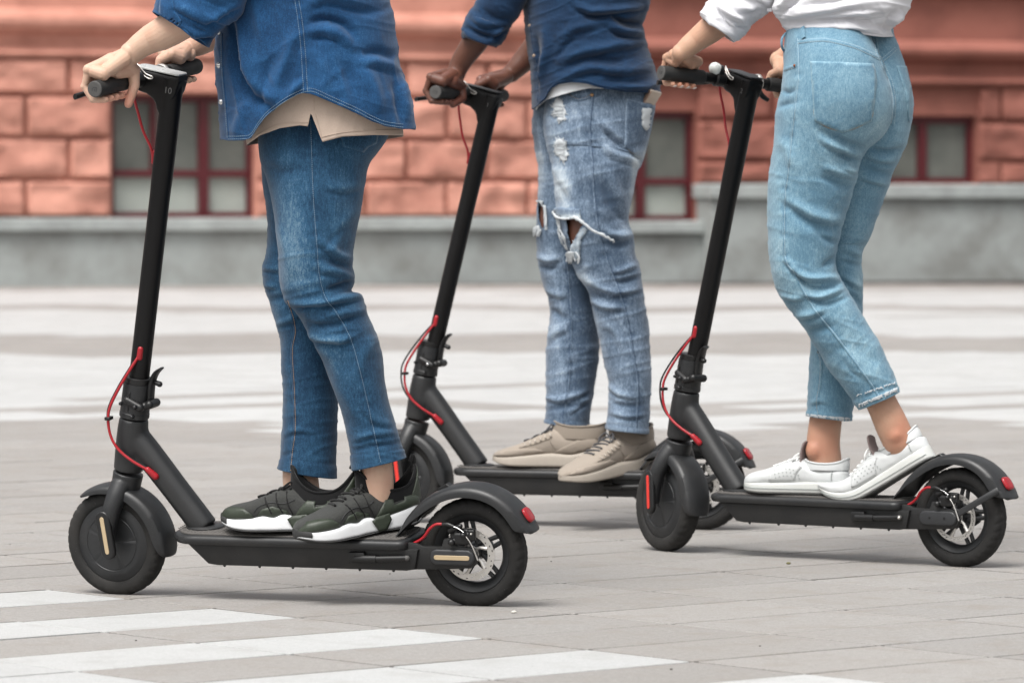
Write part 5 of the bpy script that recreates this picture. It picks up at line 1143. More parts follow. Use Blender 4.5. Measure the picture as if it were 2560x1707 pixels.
# sneakers
M_sw = plain('white_midsole', (.62, .63, .64), .55, 0, .06, 60, .2, 300); M_mesh1 = cloth('charcoal_shoe_mesh', (.036, .037, .035), .5, 300, .8, .8); M_ol = plain('olive_rubber_panel', (.026, .034, .022), .5, 0, .35, 180, .6, 260); M_neo = cloth('black_neoprene', (.0065, .0065, .007), .15, 500); M_lb = cloth('black_lace', (.010, .010, .010)); M_out = plain('dark_outsole', (.03, .03, .03), .8)
def sneaker1(sh):
    ro, bv, uo, onu, prm = make_shoe(p1, sh, 'runner', dict(sole=M_sw, upper=M_mesh1, collar=M_neo, lace=M_lb))
    for s in (1, -1):
        side_panel(p1, sh, prm, [(.43, .020), (.36, .048), (.30, .066), (.245, .064), (.25, .050), (.16, .056), (.15, .068), (.035, .066), (.012, .045), (.02, .030), (.10, .027), (.30, .012), (.38, .006)], s, M_ol, ro, 'heel_cage', .0030)
        side_panel(p1, sh, prm, [(1.0, .030), (.93, .048), (.86, .0505), (.78, .048), (.72, .036), (.70, .027), (.85, .024), (.97, .026)], s, M_ol, ro, 'toe_guard', .0014)
        side_panel(p1, sh, prm, [(.68, .030), (.64, .046), (.56, .052), (.46, .042), (.44, .026), (.55, .024)], s, M_ol, ro, 'side_guard', .0013)
        side_panel(p1, sh, prm, [(.45, .026), (.41, .033), (.30, .036), (.29, .022), (.33, .004), (.40, .002)], s, M_ol, ro, 'arch_wedge', .0015, .006, True)
        for (xa, xb) in ((.47, .43), (.55, .50), (.63, .58)):      # lace loops running down to the sole
            P = shoe_poly(sh, prm, [(xa, tab(prm[2], xa)*.93), (xa*.6+xb*.4, .060), (xb, .044), (xb-.01, .036)], s, .0018); p1.adopt(MB().add(*tube(P, .0017, 7, smooth=18)).build('lace_loop', M_lb, None, 180), ro)
        P = shoe_poly(sh, prm, [(.70, .040), (.66, .052), (.58, .060), (.48, .058), (.40, .066)], s, .0010); p1.adopt(MB().add(*tube(P, .0008, 6, smooth=20)).build('stitch_line', M_dkgrey, None, 180), ro)
    # heel counter wrapping the collar
    cx, hl_, hw_ = .215, .066, .0325; rg = []
    th = np.linspace(math.pi*.66, math.pi*1.34, 30)
    for t in np.linspace(0, 1, 8):
        e = np.abs((th-math.pi)/(math.pi*.34)); zt_ = .058+(.118-.058)*(1-e**1.5)
        rg.append(sh.w(np.c_[cx+np.cos(th)*(hl_+.0045)/sh.L, np.sin(th)*(hw_+.0045), .050+(zt_-.050)*t]))
    o = p1.adopt(MB().add(*loft(rg, False, False)).build('heel_counter', M_ol, None, 60), ro); md = o.modifiers.new('t', 'SOLIDIFY'); md.thickness = .003
    def outs(x):
        w = tab(WT, x)*1.04+.003; z0 = tab(prm[1], x); return [(w*math.cos(t)*1.0, z0-.003+.006*(math.sin(t)*.5+.5)*1.0) for t in np.arange(24)*2*math.pi/24]
    p1.adopt(MB().add(*sh.loft(ST[1:-1], outs)).build('outsole', M_out, None, 50), ro)
    def toe(x):
        w = tab(WT, x)*1.04+.0045; z0, z1 = tab(prm[1], x), tab(prm[0], x)+.004; th = np.arange(32)*2*math.pi/32; return np.c_[w*np.sign(np.cos(th))*np.abs(np.cos(th))**.5, (z0+z1)/2+(z1-z0)/2*np.sin(th)]
    p1.adopt(MB().add(*sh.loft(np.r_[np.linspace(.925, .99, 8), 1.004], toe)).build('toe_bumper', M_out, None, 60), ro)
    P = sh.w([(.00, 0, .105), (-.018, 0, .125), (-.012, 0, .140), (.012, 0, .128)]); p1.adopt(MB().add(*tube(P, .0045, 10, smooth=20)).build('pull_tab', M_neo, None, 60), ro)
    return ro
sneaker1(Shoe(sw(PS1, [(.150, -.080, .1545)])[0], sw(PS1, [(.337, .138, .1480)])[0]))
sneaker1(Shoe(sw(PS1, [(.262, .012, .1535)])[0], sw(PS1, [(.548, .034, .1535)])[0]))
# ================================================================== rider in the middle: navy shirt, ripped jeans, beige sneakers
M_jean2 = denim('washed_ripped_denim', (.052, .082, .128), (.185, .248, .330), (.54, .60, .63), 1.0)
M_shirt2 = denim('navy_shirt_cotton', (.0045, .016, .042), (.0095, .040, .098), (.026, .088, .185), .35)
M_teew = cloth('white_jersey', (.74, .76, .78), .03); M_skin2 = skin('dark_brown_skin', (.085, .034, .022), (.14, .060, .040), (.16, .055, .04), .42)
M_thr = cloth('bleached_fray', (.50, .53, .55), .12, 260, .9, .6)
p2 = Person('rider in navy shirt and ripped light blue jeans, on the middle scooter', sw(PS2, [(.33, 0, .151)])[0])
n2 = ring_loft([(1380, 180, 1600, 185, 11.84, .10), (1366, 225, 1635, 228, 11.825, .112), (1362, 260, 1637, 266, 11.82, .115), (1360, 318, 1625, 332, 11.815, .115), (1370, 372, 1607, 400, 11.81, .112), (1382, 417, 1594, 425, 11.80, .110), (1389, 487, 1582, 488, 11.795, .104), (1393, 527, 1571, 535, 11.79, .099), (1398, 560, 1571, 560, 11.79, .096), (1405, 592, 1581, 588, 11.79, .093), (1420, 628, 1588, 636, 11.79, .090), (1441, 681, 1601, 676, 11.79, .088), (1470, 730, 1607, 728, 11.79, .085), (1483, 780, 1615, 780, 11.79, .082), (1498, 839, 1622, 826, 11.79, .079), (1511, 906, 1626, 900, 11.785, .075), (1523, 966, 1628, 950, 11.785, .072), (1519, 1030, 1623, 1040, 11.785, .069), (1516, 1072, 1619, 1083, 11.785, .068)], 280, 140)
f2 = ring_loft([(1336, 200, 1520, 200, 11.95, .115), (1334, 272, 1500, 272, 11.95, .115), (1330, 315, 1480, 315, 11.95, .112), (1336, 361, 1480, 365, 11.94, .108), (1346, 415, 1480, 420, 11.935, .102), (1345, 487, 1480, 490, 11.93, .096), (1341, 530, 1478, 530, 11.93, .092), (1340, 585, 1478, 588, 11.93, .088), (1343, 640, 1480, 645, 11.93, .086), (1348, 672, 1482, 680, 11.93, .084), (1360, 714, 1486, 725, 11.925, .082), (1376, 772, 1494, 780, 11.92, .080), (1368, 844, 1497, 850, 11.915, .078), (1365, 900, 1496, 906, 11.91, .075), (1365, 995, 1483, 980, 11.905, .071), (1364, 1030, 1476, 1020, 11.90, .068), (1361, 1056, 1471, 1070, 11.90, .068)], 260, 130)
n2.folds([([(1560, 370), (1535, 350), (1512, 330)], 9, -7), ([(1600, 415), (1565, 395), (1530, 385), (1505, 360)], 10, 6), ([(1500, 300), (1530, 330), (1560, 365)], 12, 4), ([(1520, 420), (1545, 480), (1565, 530)], 14, 4.5), ([(1505, 450), (1530, 520), (1570, 560)], 12, -4), ([(1580, 585), (1545, 590), (1515, 575)], 10, 6), ([(1583, 600), (1545, 615), (1510, 605)], 9, -4.5), ([(1592, 660), (1555, 675), (1530, 680)], 9, 4), ([(1600, 690), (1560, 705), (1530, 700)], 8, -4), ([(1605, 715), (1560, 728), (1520, 725), (1450, 690)], 11, 5), ([(1475, 742), (1510, 765), (1560, 768)], 10, 5.5), ([(1450, 705), (1490, 740), (1540, 748)], 9, -4.5), ([(1500, 800), (1540, 830), (1560, 880)], 14, 3), ([(1520, 960), (1550, 985), (1590, 990)], 9, 3.5), ([(1522, 1000), (1560, 1015), (1610, 1010)], 9, -3.5), ([(1525, 1030), (1570, 1040), (1615, 1035)], 8, 3.5), ([(1365, 420), (1400, 440), (1440, 500)], 16, 3)], .12)
n2.noise(-12, 30, 170, 1.7, 61, None, .05).noise(75, 45, 260, 1.3, 62, None, .08)
n2.blot([(1405, 460, 26, 90, -4, .46), (1385, 330, 22, 60, 0, .26), (1595, 390, 26, 40, 30, .35), (1583, 460, 12, 80, 8, .4), (1430, 285, 40, 26, 0, .28), (1540, 300, 60, 30, 20, .10), (1500, 880, 20, 120, 0, .10), (1560, 940, 40, 120, 0, .12), (1460, 700, 30, 30, 40, .30), (1520, 480, 50, 70, 0, -.15), (1450, 420, 30, 70, 0, -.10), (1595, 300, 30, 60, 0, -.15), (1555, 645, 60, 40, 0, -.08)])
O2 = [(1482, 236), (1474, 315), (1480, 401), (1485, 487), (1491, 544), (1503, 602), (1511, 630), (1526, 674), (1543, 718), (1562, 776), (1575, 839), (1582, 880), (1594, 962), (1590, 1066)]
n2.pucker(O2, 14, 1.6, 14, .20, 4); hem_fold(n2, 17, 2.4)
f2.folds([([(1342, 640), (1370, 650), (1400, 645)], 10, 5), ([(1345, 665), (1370, 672), (1395, 668)], 7, -6), ([(1360, 720), (1390, 735), (1415, 735)], 11, 4), ([(1375, 770), (1400, 790), (1420, 800)], 10, -4), ([(1368, 850), (1390, 830), (1420, 820)], 12, 4), ([(1365, 990), (1400, 1000), (1470, 975)], 9, 4), ([(1365, 1025), (1420, 1015), (1475, 1010)], 8, -4), ([(1480, 985), (1450, 1010), (1420, 1030)], 9, 3.5)], .12).noise(-10, 30, 170, 1.8, 63, None, .06).noise(78, 40, 260, 1.3, 64, None, .08)
f2.blot([(1350, 430, 16, 80, 0, .35), (1375, 640, 36, 20, 0, .25), (1385, 830, 24, 60, 10, .20), (1470, 900, 36, 140, 0, -.20), (1450, 700, 30, 120, 0, -.2), (1390, 940, 24, 70, 0, .12)])
I2 = [(1415, 640), (1424, 722), (1428, 795), (1428, 846), (1423, 946), (1412, 1030), (1411, 1058)]
f2.pucker(I2, 10, 1.4, 13, .20, 5); hem_fold(f2, 17, 2.4)
holes2 = [np.array([(1414, 549), (1436, 546), (1457, 561), (1440, 592), (1427, 617), (1419, 592)]), np.array([(1346, 505), (1358, 508), (1362, 530), (1362, 553), (1355, 577), (1347, 550), (1344, 525)])]
def inpoly(p, P):
    r = False; j = len(P)-1
    for i in range(len(P)):
        if (P[i, 1] > p[1]) != (P[j, 1] > p[1]) and p[0] < (P[j, 0]-P[i, 0])*(p[1]-P[i, 1])/(P[j, 1]-P[i, 1]+1e-9)+P[i, 0]: r = not r
        j = i
    return r
j2, bv2 = p2.garment([n2, f2], 'jeans', M_jean2, cut=lambda q, c: (c[1] < 11.80 and inpoly(q, holes2[0])) or (c[1] < 11.93 and inpoly(q, holes2[1])))
seam(p2, bv2, O2, M_jean2, j2, .0055, .0016, 140, 'seam', M_std, -3, False); seam(p2, bv2, I2, M_jean2, j2, .0050, .0015, 100, 'seam', M_std, 3, False)
POC2 = [(1564, 247), (1636, 265), (1624, 330), (1606, 398), (1561, 369)]
patch(p2, bv2, POC2, M_jean2, j2, 'back_pocket', .0035, 6, fade=lambda x, y, d: .30*np.exp(-(d/4)**2)-.12+.5*np.exp(-(((x-1600)/22)**2+((y-385)/22)**2)))
stitches(p2, bv2, [(1568, 256), (1566, 366), (1604, 391)], M_sto, j2, 0)
seam(p2, bv2, [(1418, 236), (1440, 250), (1465, 248), (1479, 238)], M_jean2, j2, .006, .003, 40, 'front_pocket_edge', M_sto, -3); p, n_ = cast(bv2, 1480, 238); p2.adopt(MB().add(*ellipsoid(p+n_*.002, np.eye(3)*.0048, 12, 8)).build('rivet', plain('copper_rivet', (.5, .3, .16), .35, .8), None, 180), j2)
rip_fade = lambda x, y, d: 0*x
for poly in ([(1391, 247), (1405, 253), (1414, 280), (1412, 299), (1397, 303), (1388, 284), (1384, 266)], [(1388, 357), (1399, 349), (1412, 355), (1416, 375), (1421, 385), (1411, 407), (1400, 398), (1389, 378)], [(1603, 270), (1627, 274), (1620, 290), (1618, 318), (1611, 325), (1603, 313)]):
    patch(p2, bv2, poly, M_thr, j2, 'bleached_rip', .0028 if poly[0][0] < 1500 else .0068, 4, rnd=1.4)
    c = np.mean(poly, 0); rr_ = np.random.RandomState(int(c[0]))
    fr_ = MB()
    for k in range(34):
        i = rr_.randint(len(poly)); a = np.array(poly[i]); b = np.array(poly[(i+1) % len(poly)]); q = a+(b-a)*rr_.rand(); d = (q-c)/np.linalg.norm(q-c); e = q+d*rr_.uniform(3, 8)+rr_.normal(0, 2, 2); P, N = surf(bv2, [tuple(q-d*5), tuple((q+e)/2), tuple(e)], 6, .002)
        if len(P) > 3: fr_.add(*tube(P, .0009, 5))
    for k in range(7):
        y = c[1]+rr_.uniform(-18, 18); P, N = surf(bv2, [(c[0]-11, y), (c[0], y+rr_.uniform(-2, 2)), (c[0]+11, y+rr_.uniform(-3, 3))], 8, .0045)
        if len(P) > 3: fr_.add(*tube(P, .0010, 5))
    o = p2.adopt(fr_.build('loose_threads', M_thr, None, 180), j2); o['kind'] = 'stuff'
# frayed edges and hanging threads round the knee holes
patch(p2, bv2, [(1384, 524), (1398, 519), (1450, 522), (1452, 548), (1436, 546), (1414, 545), (1396, 536)], M_jean2, j2, 'frayed_edge', .005, 4, rnd=1.0, fade=lambda x, y, d: .15+.9/(1+np.exp(-(y-538)/3)))
patch(p2, bv2, [(1452, 562), (1470, 575), (1452, 600), (1450, 640), (1440, 650), (1428, 622), (1438, 594)], M_jean2, j2, 'frayed_flap', .005, 4, rnd=.8, fade=lambda x, y, d: .55+0*x)
th_ = MB(); rs = np.random.RandomState(5)
def thread(pts, r, off=.006):
    P, N = surf(bv2, pts, 24, off)
    if len(P) > 4: th_.add(*tube(P, np.linspace(r, r*.75, len(P))*(1+.15*rs.randn(len(P))), 7))
thread([(1438, 541), (1456, 552), (1475, 570), (1504, 589), (1531, 605)], .0042, .010); thread([(1385, 530), (1398, 540), (1416, 546), (1440, 544)], .0035, .008); thread([(1390, 528), (1384, 531)], .005)
for k in range(9): thread([(1393+rs.uniform(-2, 8), 538), (1396+rs.uniform(0, 12), 570), (1402+rs.uniform(2, 16), 595), (1412+rs.uniform(2, 12), 622)], .0012, .006)
for k in range(26): x = rs.uniform(1417, 1456); thread([(x*.5+1436*.5, 628), (x, 640+rs.uniform(-3, 3)), (x+rs.uniform(-4, 4), 652+rs.uniform(-4, 6))], .0020, .008)
for k in range(12): thread([(1350+rs.uniform(-4, 12), 503), (1348+rs.uniform(-8, 12), 512+rs.uniform(0, 8))], .0015, .006)
for k in range(8): thread([(1362+rs.uniform(0, 6), 515), (1364+rs.uniform(0, 6), 545), (1367+rs.uniform(-3, 4), 575)], .0012, .006)
for k in range(18): x = rs.uniform(1336, 1358); thread([(1352, 566), (x, 576+rs.uniform(-3, 4)), (x-4, 588+rs.uniform(-4, 5))], .0018, .007)
o = p2.adopt(th_.build('loose_threads', M_thr, None, 180), j2); o['kind'] = 'stuff'
# tee and shirt
tee2 = sheet_loft(150, [(1340, 276), (1350, 264), (1366, 251), (1400, 241), (1450, 229), (1494, 221), (1560, 222), (1640, 225)], [(0, 1330), (150, 1338), (290, 1340)], [(0, 1580), (100, 1580), (230, 1600)], [(0, 11.86), (300, 11.86)], [(0, .158), (200, .160), (300, .170)], 40, 220, .85).noise(30, 60, 160, 1.5, 71)
p2.garment([tee2], 'tee_shirt', M_teew, solid=.0014)
HEM2 = [(1330, 275), (1348, 262), (1363, 250), (1370, 235), (1380, 222), (1396, 212), (1432, 206), (1470, 210), (1494, 218), (1530, 225), (1565, 230), (1610, 231), (1652, 236)]
sh2 = sheet_loft(-300, HEM2, [(-300, 1420), (-200, 1380), (-100, 1330), (0, 1306), (24, 1308), (104, 1315), (179, 1327), (280, 1330)], [(-300, 1600), (-200, 1640), (-60, 1636), (0, 1625), (40, 1612), (65, 1607), (95, 1613), (143, 1628), (208, 1649), (240, 1652)], [(-300, 11.86), (280, 11.86)], [(-300, .15), (-150, .19), (0, .186), (280, .184)], 190, 260, .85, pw=.75)
sh2.folds([([(1440, 12), (1480, 28), (1540, 24), (1610, 14)], 11, 8), ([(1445, 34), (1490, 46), (1530, 38)], 9, -5), ([(1530, 38), (1565, 56), (1606, 62)], 9, -12), ([(1520, 58), (1560, 78), (1612, 84)], 12, 8), ([(1615, 100), (1560, 112), (1480, 125), (1400, 150)], 15, 6), ([(1620, 130), (1550, 150), (1470, 150), (1390, 180)], 14, -5), ([(1630, 165), (1560, 178), (1480, 170), (1400, 195)], 14, 6), ([(1640, 190), (1570, 205), (1500, 196)], 10, -4), ([(1645, 210), (1600, 218), (1540, 215)], 9, 4.5), ([(1360, 60), (1365, 130), (1350, 200)], 14, 5), ([(1340, 90), (1345, 160), (1340, 240)], 8, -5), ([(1400, 100), (1440, 70), (1500, 60)], 14, 4), ([(1390, 150), (1420, 110), (1470, 90)], 10, -4), ([(1345, 220), (1355, 180), (1370, 120)], 10, 4), ([(1610, 60), (1616, 30), (1620, 0)], 10, 5)], .05)
sh2.noise(-22, 24, 150, 1.6, 72, None, .02).noise(12, 13, 90, .7, 73, None, .02)
s2, bvs2 = p2.garment([sh2], 'shirt', M_shirt2, solid=.0022)
seam(p2, bvs2, [(1322, 30), (1330, 104), (1344, 179), (1344, 255)], M_shirt2, s2, .004, .0014, 70, 'placket_edge'); seam(p2, bvs2, [(x, y-6) for x, y in HEM2[1:-1]], M_shirt2, s2, .005, .0013, 120, 'hem')
for (x, y) in ((1325, 65), (1336, 140)):
    p, n_ = cast(bvs2, x, y); p2.adopt(MB().add(*ellipsoid(p+n_*.001, np.eye(3)*.0045, 12, 8)).build('button', plain('tan_button', (.3, .22, .16), .4), None, 180), s2) if p is not None else None
sl2 = ring_loft([(1156, 96, 1240, 118, 11.80, .054), (1154, 84, 1256, 108, 11.80, .058), (1155, 64, 1268, 86, 11.80, .062), (1170, 36, 1278, 66, 11.80, .060), (1193, 0, 1302, 32, 11.79, .062), (1230, -80, 1348, -40, 11.78, .068), (1300, -200, 1430, -160, 11.77, .08), (1370, -300, 1480, -250, 11.79, .09)], 150, 110)
sl2.folds([([(1160, 66), (1190, 84), (1225, 96), (1262, 84)], 8, -7), ([(1158, 78), (1190, 98), (1230, 112)], 10, 6), ([(1228, 100), (1245, 80), (1262, 70)], 8, 7), ([(1180, 40), (1210, 60), (1260, 62)], 10, 5), ([(1200, 20), (1240, 50), (1275, 50)], 9, -4)], .05).noise(20, 24, 100, 2.4, 74, None, .03)
p2.garment([sl2], 'sleeve', M_shirt2, None, solid=.0025)
sf2 = ring_loft([(1350, 60, 1400, 110, 12.08, .05), (1380, 10, 1450, 60, 12.07, .055), (1440, -150, 1540, -100, 12.0, .07), (1500, -300, 1580, -260, 11.95, .08)], 60, 80); p2.garment([sf2], 'sleeve', M_shirt2, None, solid=.0025)
hl = hand_arm(B2, 1, .158, at(1140, 184, 11.86), [(at(1150, 160, 11.86), .0265), (at(1168, 132, 11.85), .0295), (at(1188, 104, 11.84), .0330), (at(1250, 0, 11.81), .041), (at(1340, -140, 11.78), .05), (at(1400, -240, 11.79), .06)], [at(1152, 216, 11.86), at(1156, 246, 11.85), at(1132, 262, 11.82)], 1.06)
hr = hand_arm(B2, -1, .150, at(1278, 184, 12.12), [(at(1298, 164, 12.12), .028), (at(1330, 130, 12.12), .034), (at(1400, 40, 12.08), .042), (at(1490, -150, 12.0), .05), (at(1500, -240, 11.93), .06)], [B2.pol(-.112, 10, .038), B2.pol(-.104, 55, .035), B2.pol(-.100, 105, .031)], 1.04)
TR2 = [([at(1490, 250, 11.87), at(1480, 100, 11.87), at(1475, -60, 11.86), at(1490, -200, 11.86), at(1500, -260, 11.86)], [.115, .118, .130, .135, .10]), ([at(1500, -260, 11.86), at(1495, -330, 11.86), at(1490, -370, 11.86)], [.06, .058, .058]), ([at(1410, -230, 11.79), at(1500, -240, 11.93)], [.07, .07]),
       ([at(1500, 290, 11.815), at(1490, 420, 11.81), at(1475, 570, 11.765), at(1500, 660, 11.78), at(1560, 850, 11.79), at(1574, 1000, 11.787), at(1580, 1085, 11.800), at(1590, 1125, 11.815)], [.070, .062, .060, .048, .042, .034, .029, .026]),
       ([at(1425, 290, 11.95), at(1425, 420, 11.94), at(1402, 560, 11.905), at(1415, 660, 11.92), at(1435, 850, 11.91), at(1422, 1000, 11.90), at(1415, 1080, 11.90), at(1420, 1130, 11.90)], [.070, .060, .056, .046, .044, .036, .037, .036])]
cm = core(TR2); fw2 = np.array([-.94, .34, 0]); head_parts(cm, at(1475, -470, 11.84), fw2)
me = join_meshes([remesh(hl, .0015, 5), remesh(hr, .0018, 5), remesh(cm, .005, 5)]); flush_attr(me, [(B2.pol(.13, 215, .028), .03, .8), (at(1120, 200, 11.8), .03, .3)])
p2.adopt(finish(me, 'body', M_skin2, None, 180, False)); hair(p2, at(1475, -470, 11.84), fw2, M_hair, 1.)
M_bei = cloth('beige_suede_knit', (.285, .245, .205), .10, 260, .9, .4); M_beis = plain('beige_sole', (.345, .305, .26), .7, 0, .08, 80); M_beid = cloth('beige_collar', (.235, .20, .165)); M_lk = cloth('grey_lace', (.07, .07, .075))
def sneaker2(sh):
    ro, bv, uo, onu, prm = make_shoe(p2, sh, 'knit', dict(sole=M_beis, upper=M_bei, collar=M_beid, lace=M_lk))
    for s in (1, -1):
        side_panel(p2, sh, prm, [(.02, .050), (.03, .078), (.10, .082), (.20, .070), (.33, .052), (.42, .036), (.25, .034), (.08, .046)], s, M_beid, ro, 'heel_panel', .0012)
        side_panel(p2, sh, prm, [(.98, .027), (.90, .040), (.75, .046), (.58, .048), (.50, .040), (.60, .032), (.8, .027)], s, M_bei, ro, 'toe_panel', .0010)
        for pts in ([(.46, .080), (.44, .062), (.40, .046)], [(.10, .080), (.20, .056), (.34, .040)], [(.72, .050), (.62, .056), (.52, .066), (.44, .074)]):
            P = shoe_poly(sh, prm, pts, s, .0014); p2.adopt(MB().add(*tube(P, .0010, 6, smooth=16)).build('stitch_line', M_beid, None, 180), ro)
        for x in np.linspace(.46, .68, 6):
            P = shoe_poly(sh, prm, [(x-.006, tab(prm[2], x)*.90), (x-.02, tab(prm[2], x)*.80)], s, .0022); p2.adopt(MB().add(*tube(P, .0028, 6)).build('lace_tag', M_beis, None, 180), ro)
    return ro
def grounded(per): pass
sneaker2(Shoe(at(1636, 1166, 11.848), at(1404, 1214, 11.655)))
sneaker2(Shoe(sw(PS2, [(.262, .005, .1535)])[0], sw(PS2, [(.553, .030, .1535)])[0]))
# phone standing in the back pocket
M_ph = plain('gold_phone_back', (.42, .35, .29), .35, .3, .05); M_phs = plain('phone_edge', (.30, .20, .15), .3, .5)
c0 = at(1623, 256, 11.765); ux = at(1640, 262, 11.80)-at(1606, 252, 11.745); ux /= np.linalg.norm(ux); uz = at(1606, 222, 11.755)-at(1599, 320, 11.85); uz = uz-ux*(uz@ux); uz /= np.linalg.norm(uz); un = np.cross(ux, uz); un = -un if un[1] > 0 else un
po = empty('mobile_phone', 'pale gold phone sticking out of the ripped jeans back pocket', 'phone', tuple(c0-uz*.09))
def phv(v): v = np.asarray(v); return uz*.09+v[:, :1]*ux+v[:, 1:2]*un+v[:, 2:3]*uz
P = pill(0, -.038, .062, .132, 4); body = MB().add(*bevbox(-.026, .026, -.004, .004, -.105, .034, .0035, 3)); body.build('case', M_ph, po, 40, tf=phv); MB().add(*bevbox(-.0268, -.0222, -.0046, .0046, -.10, .030, .001, 1)).build('side_rail', M_phs, po, 40, tf=phv)
MB().add(*bevbox(-.020, .020, .0042, .0046, .010, .0105, .0001, 1)).build('trim_line', M_beis, po, 0, tf=phv)

# ================================================================== rider on the right: white shirt, pale high-waisted jeans, white sneakers
M_jean3 = denim('pale_blue_denim', (.095, .195, .275), (.195, .325, .405), (.48, .61, .66), 1.0)
M_wht = cloth('white_cotton_shirt', (.62, .62, .65), .02, 300, .8, .15); M_skin3 = skin('tanned_skin', (.45, .265, .178), (.53, .335, .235), (.46, .17, .105))
M_stp = cloth('pale_blue_thread', (.36, .47, .54))
p3 = Person('rider in white shirt and pale blue high-waisted jeans, on the rightmost scooter', sw(PS3, [(.33, 0, .151)])[0])
n3 = ring_loft([(1972, 40, 2165, 46, 10.69, .105), (1967, 76, 2172, 84, 10.68, .112), (1962, 105, 2180, 115, 10.67, .122), (1960, 135, 2195, 148, 10.66, .135), (1960, 170, 2214, 190, 10.65, .148), (1954, 224, 2230, 232, 10.645, .156), (1945, 258, 2236, 268, 10.645, .156), (1939, 285, 2228, 305, 10.645, .150), (1937, 325, 2202, 345, 10.645, .140), (1935, 361, 2168, 376, 10.645, .130), (1928, 405, 2150, 408, 10.645, .122), (1923, 444, 2142, 440, 10.645, .116), (1918, 506, 2124, 506, 10.645, .107), (1920, 589, 2100, 590, 10.64, .097), (1926, 657, 2088, 660, 10.64, .090), (1937, 710, 2104, 702, 10.64, .086), (1957, 750, 2133, 750, 10.638, .083), (1985, 785, 2154, 786, 10.635, .081), (2017, 830, 2176, 820, 10.635, .078), (2046, 877, 2198, 858, 10.635, .075), (2068, 916, 2212, 888, 10.632, .072), (2097, 954, 2228, 922, 10.63, .068), (2122, 986, 2240, 955, 10.63, .065), (2150, 1021, 2246, 979, 10.63, .062)], 340, 160)
f3 = ring_loft([(2050, 45, 2230, 60, 10.78, .110), (2050, 82, 2236, 96, 10.78, .112), (2080, 140, 2254, 150, 10.77, .125), (2095, 200, 2273, 205, 10.76, .138), (2100, 240, 2282, 248, 10.755, .142), (2098, 285, 2281, 288, 10.755, .140), (2090, 325, 2272, 328, 10.755, .132), (2080, 365, 2262, 366, 10.76, .123), (2070, 415, 2237, 418, 10.765, .114), (2062, 460, 2222, 460, 10.77, .108), (2052, 548, 2190, 550, 10.775, .098), (2046, 600, 2169, 602, 10.78, .092), (2040, 632, 2154, 636, 10.78, .088), (2040, 700, 2157, 702, 10.785, .083), (2036, 785, 2156, 786, 10.79, .079), (2028, 850, 2150, 850, 10.79, .076), (2023, 919, 2144, 920, 10.79, .073), (2019, 999, 2136, 1000, 10.79, .070), (2017, 1039, 2127, 1051, 10.79, .069)], 280, 140)
n3.folds([([(2045, 322), (2085, 345), (2130, 364), (2166, 374)], 13, -7), ([(2090, 372), (2125, 395), (2148, 402)], 12, -5), ([(2060, 350), (2105, 375), (2146, 390)], 12, 6), ([(2050, 440), (2095, 460), (2132, 466)], 12, -5.5), ([(2060, 415), (2105, 432), (2142, 438)], 13, 5), ([(2110, 415), (2130, 425), (2146, 420)], 9, 4), ([(1970, 520), (2010, 550), (2060, 572), (2105, 575)], 14, -5.5), ([(1965, 495), (2020, 530), (2075, 548), (2110, 545)], 15, 5), ([(2040, 575), (2070, 600), (2098, 605)], 10, -4.5), ([(2055, 668), (2075, 655), (2090, 640)], 9, -5), ([(1970, 650), (2000, 685), (2040, 696), (2095, 694)], 10, 7), ([(1985, 680), (2020, 715), (2070, 718), (2100, 708)], 9, -6), ([(2010, 735), (2050, 742), (2105, 722)], 9, 5.5), ([(2030, 752), (2070, 760), (2120, 742)], 8, -4), ([(1945, 735), (1985, 745), (2010, 742)], 9, 3.5), ([(1990, 790), (2030, 785), (2060, 772)], 11, 5), ([(2020, 830), (2050, 825), (2080, 815)], 12, -4), ([(1952, 225), (1970, 232), (1988, 224)], 7, -4), ([(1942, 275), (1960, 262), (1990, 258)], 9, -3.5), ([(1945, 350), (1975, 380), (1980, 430)], 16, 3.5), ([(2115, 880), (2150, 920), (2190, 950)], 18, 3), ([(2140, 850), (2170, 890), (2215, 910)], 16, -2.2)], .10)
n3.noise(18, 34, 200, 1.3, 81, lambda x, y: np.clip((y-330)/80, .15, 1), .02).noise(80, 60, 300, 1.2, 82, None, .03).noise(-50, 20, 80, .6, 83, None, .02)
n3.blot([(1940, 600, 22, 260, 0, .22), (2160, 890, 30, 100, -32, .22), (2190, 330, 40, 40, 0, .22), (2060, 330, 60, 30, 20, .10), (2040, 480, 70, 60, 0, -.10), (2040, 620, 50, 70, 0, -.14), (2150, 940, 30, 40, -30, -.12), (2215, 270, 30, 50, 0, .14), (2015, 720, 50, 30, 20, .14)])
OS3 = [(1992, 96), (1995, 179), (1988, 255), (1977, 351), (1967, 446), (1962, 480), (1959, 568), (1963, 650), (1985, 684), (2008, 728), (2039, 779), (2081, 830), (2129, 893), (2182, 968), (2196, 990)]
n3.pucker(OS3, 13, 1.4, 13, .20, 4); hem_fold(n3, 24, 2.6)
